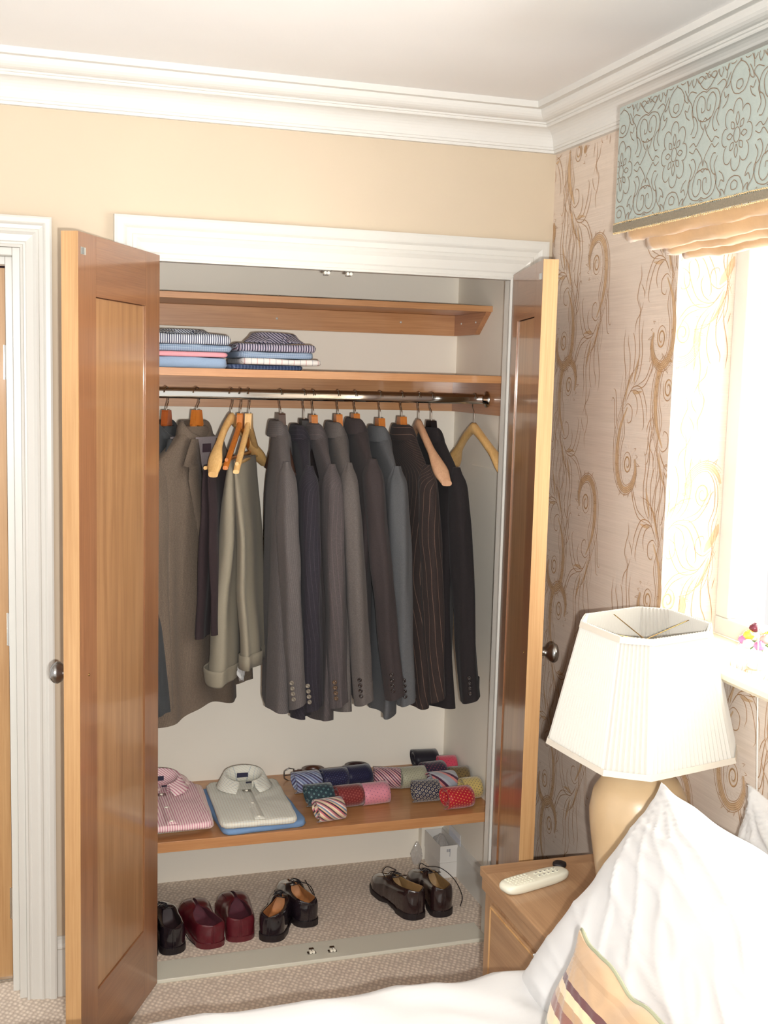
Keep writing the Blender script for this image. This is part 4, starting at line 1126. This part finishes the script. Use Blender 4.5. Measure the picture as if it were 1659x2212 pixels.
L_blk = plain('black_polished_leather', S(30, 22, 28), .18, .1, 60, coat=.8)
L_brn = plain('dark_brown_polished_leather', S(44, 28, 28), .2, .15, 50, coat=.7)
L_red = plain('burgundy_leather', S(92, 24, 34), .35, .12, 60, coat=.35)
I_tan = plain('tan_insole', S(184, 124, 74), .6, .15, 50); I_khk = plain('khaki_insole', S(160, 126, 82), .6, .15, 50)
I_dk = plain('dark_lining', S(50, 32, 34), .6); I_red = plain('burgundy_lining', S(84, 34, 46), .8, .15, 60)
shoe('black polished shoe half hidden behind the left door, leftmost on the closet floor', -1.140, .128, R_(6), L_blk, I_dk, sgn=-1, lace=[[(0, .16, .085), (.03, .15, .07), (.05, .12, .03)]])
shoe('black polished shoe between the half hidden one and the burgundy slippers', -1.065, .138, R_(4), L_blk, I_dk, lace=[[(0, .16, .085), (.03, .14, .07), (.055, .09, .012), (.068, .04, .004), (.082, .02, .003)]])
shoe('left burgundy leather slipper', -.944, .145, R_(6), L_red, I_red, L=.27, slip=True, sgn=-1, wide=1.12, name='slipper')
shoe('right burgundy leather slipper', -.860, .165, R_(-2), L_red, I_red, L=.27, slip=True, wide=1.12, name='slipper')
shoe('black loafer with tan insole right of the burgundy slippers, nearer one of its pair', -.776, .142, R_(-22), L_blk, I_tan, L=.28, lace=[[(0, .16, .082), (.03, .15, .06), (.045, .13, .03)]], rise=.006)
shoe('black loafer with tan insole, further back one of its pair', -.636, .205, R_(2), L_blk, I_tan, L=.28, sgn=-1, lace=[[(0, .16, .082), (.04, .14, .07), (.045, .10, .05), (.03, .16, .08)]], rise=.006)
shoe('dark brown lace-up shoe, left one of the pair near the white cartons', -.288, .168, R_(9), L_brn, I_khk, L=.29, sgn=-1, high=.014, lace=[[(0, .16, .100), (-.03, .17, .112), (-.055, .15, .105), (-.045, .125, .088), (-.015, .15, .098)], [(0, .16, .1), (-.02, .14, .105), (-.03, .125, .095)]])
shoe('dark brown lace-up shoe, right one of the pair, with a lace looping out', -.205, .165, R_(0), L_brn, I_khk, L=.29, high=.014, lace=[[(0, .16, .100), (.035, .13, .105), (.065, .08, .085), (.075, .03, .05), (.058, .0, .030)], [(0, .16, .1), (-.02, .17, .11), (-.03, .15, .1), (-.01, .15, .1)]])

# ------------------------------------------------------------------ cartons, envelopes, bags
card = plain('white_card', S(222, 218, 212), .5)
def carton(label, x0, x1, y0, y1, z0, z1, rot=0, lidgap=False, mark=False):
    c = ((x0 + x1) / 2, (y0 + y1) / 2, z0); t = thing('carton', label, 'box', c, rot, 'small white cartons')
    hx, hy, h = (x1 - x0) / 2, (y1 - y0) / 2, z1 - z0; w = .0015
    b = MB(); b.box(-hx, hx, -hy, hy, 0, w); b.box(-hx, hx, -hy, -hy + w, w, h); b.box(-hx, hx, hy - w, hy, w, h); b.box(-hx, -hx + w, -hy + w, hy - w, w, h); b.box(hx - w, hx, -hy + w, hy - w, w, h); b.build('body', card, t)
    if lidgap: b = MB(); b.box(-hx - .001, hx + .001, -hy - .001, hy + .001, h, h + .0012); b.build('lid', card, t)
    if mark:
        b = MB()
        for k in range(4): b.box(-.008 + k * .0032, -.0068 + k * .0032, -hy - .0006, -hy - .0001, h * .62, h * .80)
        b.box(.0035, .0048, -hy - .0006, -hy - .0001, h * .34, h * .80); b.build('printed_mark', plain('grey_ink', S(96, 98, 120), .6), t)
carton('lower of the two small white cartons beside the brown shoes', -.118, -.054, .437, .592, .0005, .054, 0, True)
carton('upper open white carton with a small printed mark, holding a clear bag', -.119, -.055, .439, .592, .0556, .115, R_(1), False, True)
for i, (x, h, c_) in enumerate(((-.0515, .135, S(226, 230, 240)), (-.0485, .150, S(238, 238, 240)))):
    o = MB().box(-.0006, .0006, -.055, .055, 0, h).build('envelope', plain('envelope_paper_%d' % i, c_, .6)); o.location = (x + .0002, .475 + i * .01, .0008); o.rotation_euler = (R_(0), R_(0), 0)
    tag(o, ['pale blue envelope standing against the right side of the cartons', 'white envelope standing between the blue envelope and the skirting'][i], 'envelope')
cb = NT('clear_plastic_bag'); cb.setp(rough=.12, trans=.0, alpha=.38, spec=.8); cb.col(S(214, 210, 206)); cb.b.inputs['Specular Tint'].default_value = (1, 1, 1, 1)
def bag(label, x, y, z, rx, ry, h, seed):
    rows = []
    for i in range(25):
        s_ = i / 24; k = math.sin(PI * min(1, .08 + s_ * .9)) ** .45 * (1 - .5 * s_ ** 3); r = []
        for j in range(36):
            a = 2 * PI * j / 36; n1 = noise.noise(Vector((math.cos(a) * 2.2, math.sin(a) * 2.2, s_ * 3 + seed))) + .5 * abs(noise.noise(Vector((math.cos(a) * 6, math.sin(a) * 6, s_ * 7 + seed))))
            r.append(Vector((rx * k * (1 + .35 * n1) * math.cos(a), ry * k * (1 + .35 * n1) * math.sin(a), h * s_)))
        rows.append(r)
    b = MB(); b.grid(rows, cv=True, smooth=False); o = b.build('plastic_bag', cb.mat); o.location = (x, y, z); return tag(o, label, 'bag', 'clear plastic bags')
bag('crumpled clear plastic bag lying in the upper carton', -.087, .512, .058, .024, .055, .070, 3)
bag('small clear plastic bag standing on the carpet left of the cartons', -.158, .565, .001, .020, .016, .085, 11)

# ------------------------------------------------------------------ bedside table
TX0, TX1, TY0, TY1, TZ = -.437, -.018, -.667, -1.160, .55
bt_ = thing('bedside_table', 'light oak bedside table with panelled front between bed and wardrobe door', 'bedside table', (-.22, -.91, 0))
Tb = Matrix.Translation((.22, .91, 0))
b = MB(); b.box(TX0, TX1, TY1, TY0, TZ - .022, TZ); b.xf(Tb); b.build('table_top', mt['oak_table'], bt_, bevel=.003)
b = MB(); b.box(TX0 + .0, TX1, TY0 - .045, TY0 - .0, TZ + .0001, TZ + .0004); b.xf(Tb); b.build('edge_lipping', mt['oak_tablex'], bt_)
b = MB(); b.box(TX0 + .004, TX1, TY1 + .004, TY0 - .004, TZ - .055, TZ - .0225); b.xf(Tb); b.build('top_moulding', mt['oak_table'], bt_, bevel=.004)
b = MB(); b.box(TX0 + .012, TX1, TY1 + .012, TY0 - .012, .05, TZ - .0555); b.xf(Tb); b.build('body', mt['oak_tablez'], bt_, bevel=.002)
b = MB(); b.box(TX0 + .004, TX1, TY1 + .006, TY0 - .006, .0, .0495); b.xf(Tb); b.build('plinth', mt['oak_table'], bt_, bevel=.003)
for z0, z1 in ((.285, .480), (.07, .270)):
    xa = TX0 + .012
    b = MB(); b.box(xa - .006, xa - .0002, TY1 + .06, TY0 - .055, z0, z1); b.xf(Tb); dr = b.build('drawer_front', mt['oak_table'], bt_, bevel=.001)
    b = MB(); y0_, y1_ = TY1 + .066, TY0 - .061; r_ = .003
    for q in (((y0_, z0 + .006), (y1_, z0 + .006)), ((y0_, z1 - .006), (y1_, z1 - .006)), ((y0_, z0 + .006), (y0_, z1 - .006)), ((y1_, z0 + .006), (y1_, z1 - .006))):
        b.tube([(xa - .006, q[0][0], q[0][1]), (xa - .006, q[1][0], q[1][1])], r_, 8)
    b.xf(Tb); b.build('bead', mt['oak_edge'], dr)

# remote handset
rm = thing('remote_control', 'ivory remote handset with rows of keys on the bedside table', 'remote control', (-.350, -.792, TZ + .0006), R_(16))
ivory = plain('ivory_plastic', S(222, 220, 202), .4, coat=.2)
rows = []
for q, zz in ((.86, 0), (.97, .003), (1, .009), (1, .015), (.96, .0195), (.86, .0215), (.4, .0222), (.02, .0224)):
    r = []
    for j in range(48):
        a = 2 * PI * j / 48; c_, s_ = math.cos(a), math.sin(a)
        hx = .096; hy = .027 + .004 * (-c_) 
        r.append(Vector((hx * math.copysign(abs(c_) ** .45, c_) * q, hy * math.copysign(abs(s_) ** .6, s_) * q, zz)))
    rows.append(r)
b = MB(); b.grid(rows, cv=True); b.cap(rows[0], 0, True); b.build('body', ivory, rm)
kg = plain('grey_key', S(96, 98, 104), .4)
for i in range(5):
    for j in range(2):
        b = MB(); b.box(.002 + i * .0135, .010 + i * .0135, -.011 + j * .014, -.004 + j * .014, .0218, .0240); b.build('key', ivory, rm, bevel=.001)
        b = MB(); b.box(.005 + i * .0135, .0085 + i * .0135, -.0095 + j * .014, -.0065 + j * .014, .02402, .0243); b.build('key_symbol', kg, rm)
for i in range(7):
    for j in range(5):
        b = MB(); b.box(-.078 + i * .0095, -.0735 + i * .0095, -.0195 + j * .0085, -.0155 + j * .0085, .0212, .0236); b.build('key', ivory, rm, bevel=.0008)
b = MB(); b.lathe([(0, 0), (.016, 0), (.017, .003), (.016, .008), (.010, .010), (0, .011)], n=28); o = b.build('black_puck', mt['black']); o.location = (-.248, -.712, TZ + .0005)
tag(o, 'small round black cap lying behind the ivory remote', 'cap')

# ------------------------------------------------------------------ lamp
lm = thing('table_lamp', 'cream pleated table lamp with bulbous beige base on the bedside table', 'lamp', (-.178, -.945, TZ + .0006))
b = MB(); b.lathe([(0, 0), (.088, 0), (.092, .004), (.090, .012), (.080, .016), (0, .016)], n=40); b.build('plinth', mt['black'], lm)
b = MB(); b.lathe([(0, .016), (.072, .016), (.078, .020), (.086, .06), (.098, .13), (.107, .19), (.109, .22), (.102, .262), (.082, .296), (.052, .314), (.024, .322), (.018, .340), (0, .340)], n=48); b.build('base', plain('beige_ceramic', S(200, 172, 134), .35, .04, 20, coat=.3), lm)
b = MB(); b.lathe([(0, .336), (.016, .336), (.016, .40), (.012, .405), (0, .405)], n=20); b.build('bulb_holder', mt['brass'], lm)
b = MB(); b.lathe([(0, .405), (.012, .407), (.016, .425), (.028, .455), (.030, .475), (.022, .498), (0, .506)], n=24); b.build('bulb', plain('opal_bulb', S(244, 240, 230), .3), lm)
def rectv(a, b_, c): return [(-a, b_ - c), (-a, -b_ + c), (-a + c, -b_), (a - c, -b_), (a, -b_ + c), (a, b_ - c), (a - c, b_), (-a + c, b_)]
phi = .144; tx_, ty_ = -.046, -.034
def LT(x, y, z):
    q = (x + tx_ * z, y + ty_ * z, z - tx_ * x - ty_ * y); cc, ss = math.cos(phi), math.sin(phi)
    return Vector((-.175 + .178 - .008 + q[0] * cc - q[1] * ss, -.949 + .945 + q[0] * ss + q[1] * cc, .922 - TZ + q[2]))
Bv = rectv(.176, .168, .066); Tv = rectv(.117, .112, .045); SH = .279
def shade_pt(e, u, v, off=0.0):
    x0, y0 = lerp(Bv[e][0], Tv[e][0], v), lerp(Bv[e][1], Tv[e][1], v); e2 = (e + 1) % 8
    x1, y1 = lerp(Bv[e2][0], Tv[e2][0], v), lerp(Bv[e2][1], Tv[e2][1], v)
    x, y = lerp(x0, x1, u), lerp(y0, y1, u); dx, dy = x1 - x0, y1 - y0; l = math.hypot(dx, dy)
    return LT(x + (-(-dy)) / l * 0 + (-dy / l) * -off * -1 * -1, y + (dx / l) * -off * -1 * -1, SH * v)
fab = NT('ivory_pleated_silk'); fab.col(S(200, 196, 187)); fab.setp(rough=.8, sheen=.2); fabm = fab.mat
tb = fab.b.inputs['Transmission Weight']
b = MB(); cols_ = []
for e in range(8):
    n_ = 40 if e in (0, 2, 4, 6) else 16
    for i in range(n_):
        u = i / n_; cols_.append((e, u, (.0034 if i % 2 else -.0014)))
b.grid([[shade_pt(e, u, v, of) for v in (0, .25, .5, .75, 1)] for e, u, of in cols_], cu=True, smooth=False); b.build('shade', fabm, lm, solid=.0012)
for vv, hb in ((.0, .045), (.955, .045)):
    b = MB(); b.grid([[shade_pt(e, u, v, .0058) for v in (vv, vv + hb)] for e in range(8) for u in (0, .5)], cu=True, smooth=False); b.build('trim_band', plain('ivory_band', S(206, 198, 184), .7) if 'ivory_band' not in bpy.data.materials else bpy.data.materials['ivory_band'], lm, solid=.0012)
b = MB(); cpt = LT(0, 0, SH * .86)
for e in (0, 2, 4, 6): b.tube([cpt, shade_pt(e, .5, .97, .002)], .0012, 6)
b.tube([cpt, LT(0, 0, .09)], .0015, 6); b.build('shade_carrier', mt['brass'], lm)

# ------------------------------------------------------------------ bed
bed = thing('bed', 'bed with white duvet along the bottom of the view', 'bed', (-1.05, -2.0, 0))
Tbed = Matrix.Translation((1.05, 2.0, 0))
b = MB(); b.box(-2.05, -.02, -2.78, -1.285, .03, .30); b.xf(Tbed); b.build('divan_base', plain('cream_divan', S(206, 194, 176), .9), bed, bevel=.01)
b = MB(); b.box(-2.04, -.02, -2.77, -1.28, .302, .545); b.xf(Tbed); b.build('mattress', mt['linen'], bed, bevel=.04)
P = []
NX, NY = 150, 120
for i in range(NX + 1):
    x = -.03 - 2.06 * i / NX; r = []
    for j in range(NY + 1):
        s_ = -.28 + (j / NY) * 2.1   # along the section from the far hem, over the top
        yy = -1.225 - max(0, s_); z = .604
        dx = 0
        if s_ < 0.05:
            a = min(1, (.05 - s_) / .09); z = .604 - .035 * a * a; 
            if s_ < -.04: z = .569 - (-.04 - s_) * .98
            yy = -1.225 - max(0, s_) + .012 * a - .01 * (s_ < -.1)
        n1 = noise.noise(Vector((x * 3.2 + s_ * 1.2, s_ * 4.0, 1.7))); n2 = noise.noise(Vector((x * 9 - s_ * 5, s_ * 7 + x * 3, 4.2))); n3 = 1 - abs(noise.noise(Vector((x * 5 + s_ * 3, s_ * 9 - x * 6, 8.1)))) * 2
        z += .016 * n1 + .009 * n2 + .006 * n3
        yy += .010 * noise.noise(Vector((x * 5, s_ * 3, 2.2))) * (1 if s_ < .1 else 0)
        r.append(Vector((x, yy, z)))
    P.append(r)
b = MB(); b.grid(P); b.xf(Tbed); b.build('duvet', mt['linen'], bed)

def pillow(name, label, cat, c, W_ax, H_ax, hw, hh, T, m, seed, ears=.05, wr=.008, group=None, piping=None, uvs=True):
    Wa = Vector(W_ax).normalized(); Ha = Vector(H_ax).normalized(); Na = Wa.cross(Ha).normalized()
    t = thing(name, label, cat, c, 0, group)
    N = 90
    def pt(u, v, side):
        px = u * (1 - ears * (1 - v * v)); py = v * (1 - ears * 1.3 * (1 - u * u))
        th = T * .5 * ((1 - abs(u) ** 3.2) * (1 - abs(v) ** 3.2)) ** .55
        th = max(th, .004)
        n1 = noise.noise(Vector((u * 1.6 + seed, v * 1.4, side * 3)))
        q = math.hypot(u + 1, v - 1); ang_ = math.atan2(v - 1, u + 1)
        def ridge(x_): return (1 - min(1, abs(x_) * 3.2)) ** 2
        n2 = ridge(noise.noise(Vector((ang_ * 5 + seed, q * .9, side * 2 + 4)))) + .8 * ridge(noise.noise(Vector((u * 1.3 + v * 3.4 + seed, v * 1.2 - u * .8, side * 2 + 9))))
        n3 = ridge(noise.noise(Vector((math.atan2(v + 1, u - 1) * 6 + seed, q * 1.3, side + 7))))
        e = 1 - max(abs(u), abs(v)) ** 6
        th += wr * 1.3 * n1 + wr * (.75 * n2 + .5 * n3) * (.35 + .65 * e)
        p = Wa * (px * hw) + Ha * (py * hh) + Na * (side * th)
        p += Wa * (.010 * noise.noise(Vector((v * 3, seed, u)))) + Ha * (.010 * noise.noise(Vector((u * 3, seed + 5, v))))
        return p
    b = MB()
    for side in (1, -1):
        b.grid([[pt(-1 + 2 * i / N, -1 + 2 * j / N, side) for j in range(N + 1)] for i in range(N + 1)], uvp=lambda p: (p.dot(Wa), p.dot(Ha)), flip=side < 0)
    def rim(k):
        k = k % (4 * N)
        if k < N: return (-1 + 2 * k / N, -1)
        if k < 2 * N: return (1, -1 + 2 * (k - N) / N)
        if k < 3 * N: return (1 - 2 * (k - 2 * N) / N, 1)
        return (-1, 1 - 2 * (k - 3 * N) / N)
    R1 = [pt(*rim(k), 1) for k in range(4 * N)]; R2 = [pt(*rim(k), -1) for k in range(4 * N)]
    b.grid([R1, R2], cv=True, uvp=lambda p: (p.dot(Wa), p.dot(Ha)))
    b.build('case', m, t)
    if piping:
        b = MB(); b.tube([(R1[k] + R2[k]) * .5 * 1.006 for k in range(0, 4 * N, 2)], .0035, 6, closed=True); b.build('piping', piping, t)
    return t
PG = None
pillow('pillow', 'lower white pillow lying under the big leaning pillow', 'pillow', (-.335, -1.60, .692), (0, -1, 0), (.96, 0, .28), .365, .235, .15, mt['linen'], 3, wr=.006)
pillow('pillow', 'large white pillow leaning in the foreground behind the striped cushion', 'pillow', (-.455, -1.632, .772), (.02, -1, 0), (.235, 0, .30), .372, .235, .13, mt['linen'], 8, wr=.007, ears=.04)
pillow('pillow', 'white pillow further right, leaning on the wallpaper', 'pillow', (-.125, -1.575, .705), (.0, -1, 0), (.16, 0, 1), .365, .215, .14, mt['linen'], 14, wr=.012)
def cushion_mat():
    base = (196, 160, 118)
    cs = [(0, (150, 118, 86)), (.08, (104, 66, 56)), (.12, (196, 174, 138)), (.20, (150, 118, 86)), (.26, (196, 174, 138)), (.32, (92, 54, 50)), (.36, (196, 174, 138)), (.42, (150, 118, 86)), (.48, (196, 174, 138)), (.545, (132, 84, 66)), (.585, (200, 178, 142)), (.63, (134, 130, 104)), (.66, (200, 178, 142)), (.70, (118, 74, 62)), (.735, (160, 128, 94)), (.765, (200, 176, 140)), (.79, (84, 44, 46)), (.815, (166, 136, 104)), (.865, (158, 128, 96)), (.88, (168, 138, 106))]
    t = NT('tan_striped_cushion_fabric'); uv = coords(t, 'UV'); sp = t.N('ShaderNodeSeparateXYZ'); t.L(uv, sp.inputs[0])
    f = t.math('FRACT', t.math('MULTIPLY_ADD', sp.outputs[1], 1 / .46, .5)); c = ramp(t, f, [(p, S(*q)) for p, q in cs], 'CONSTANT')
    t.col(c); t.setp(rough=.6, sheen=.3); t.bump(noise_tex(t, mapping(t, coords(t), (60, 60, 600)), 1, 2), .2, .001); return t.mat
pillow('cushion', 'tan cushion with maroon and cream stripes at the bottom right', 'cushion', (-.715, -1.775, .660), (.0, -1, 0), (.20, 0, .52), .205, .205, .09, cushion_mat(), 21, ears=.06, wr=.004, piping=plain('green_piping', S(140, 142, 116), .7))
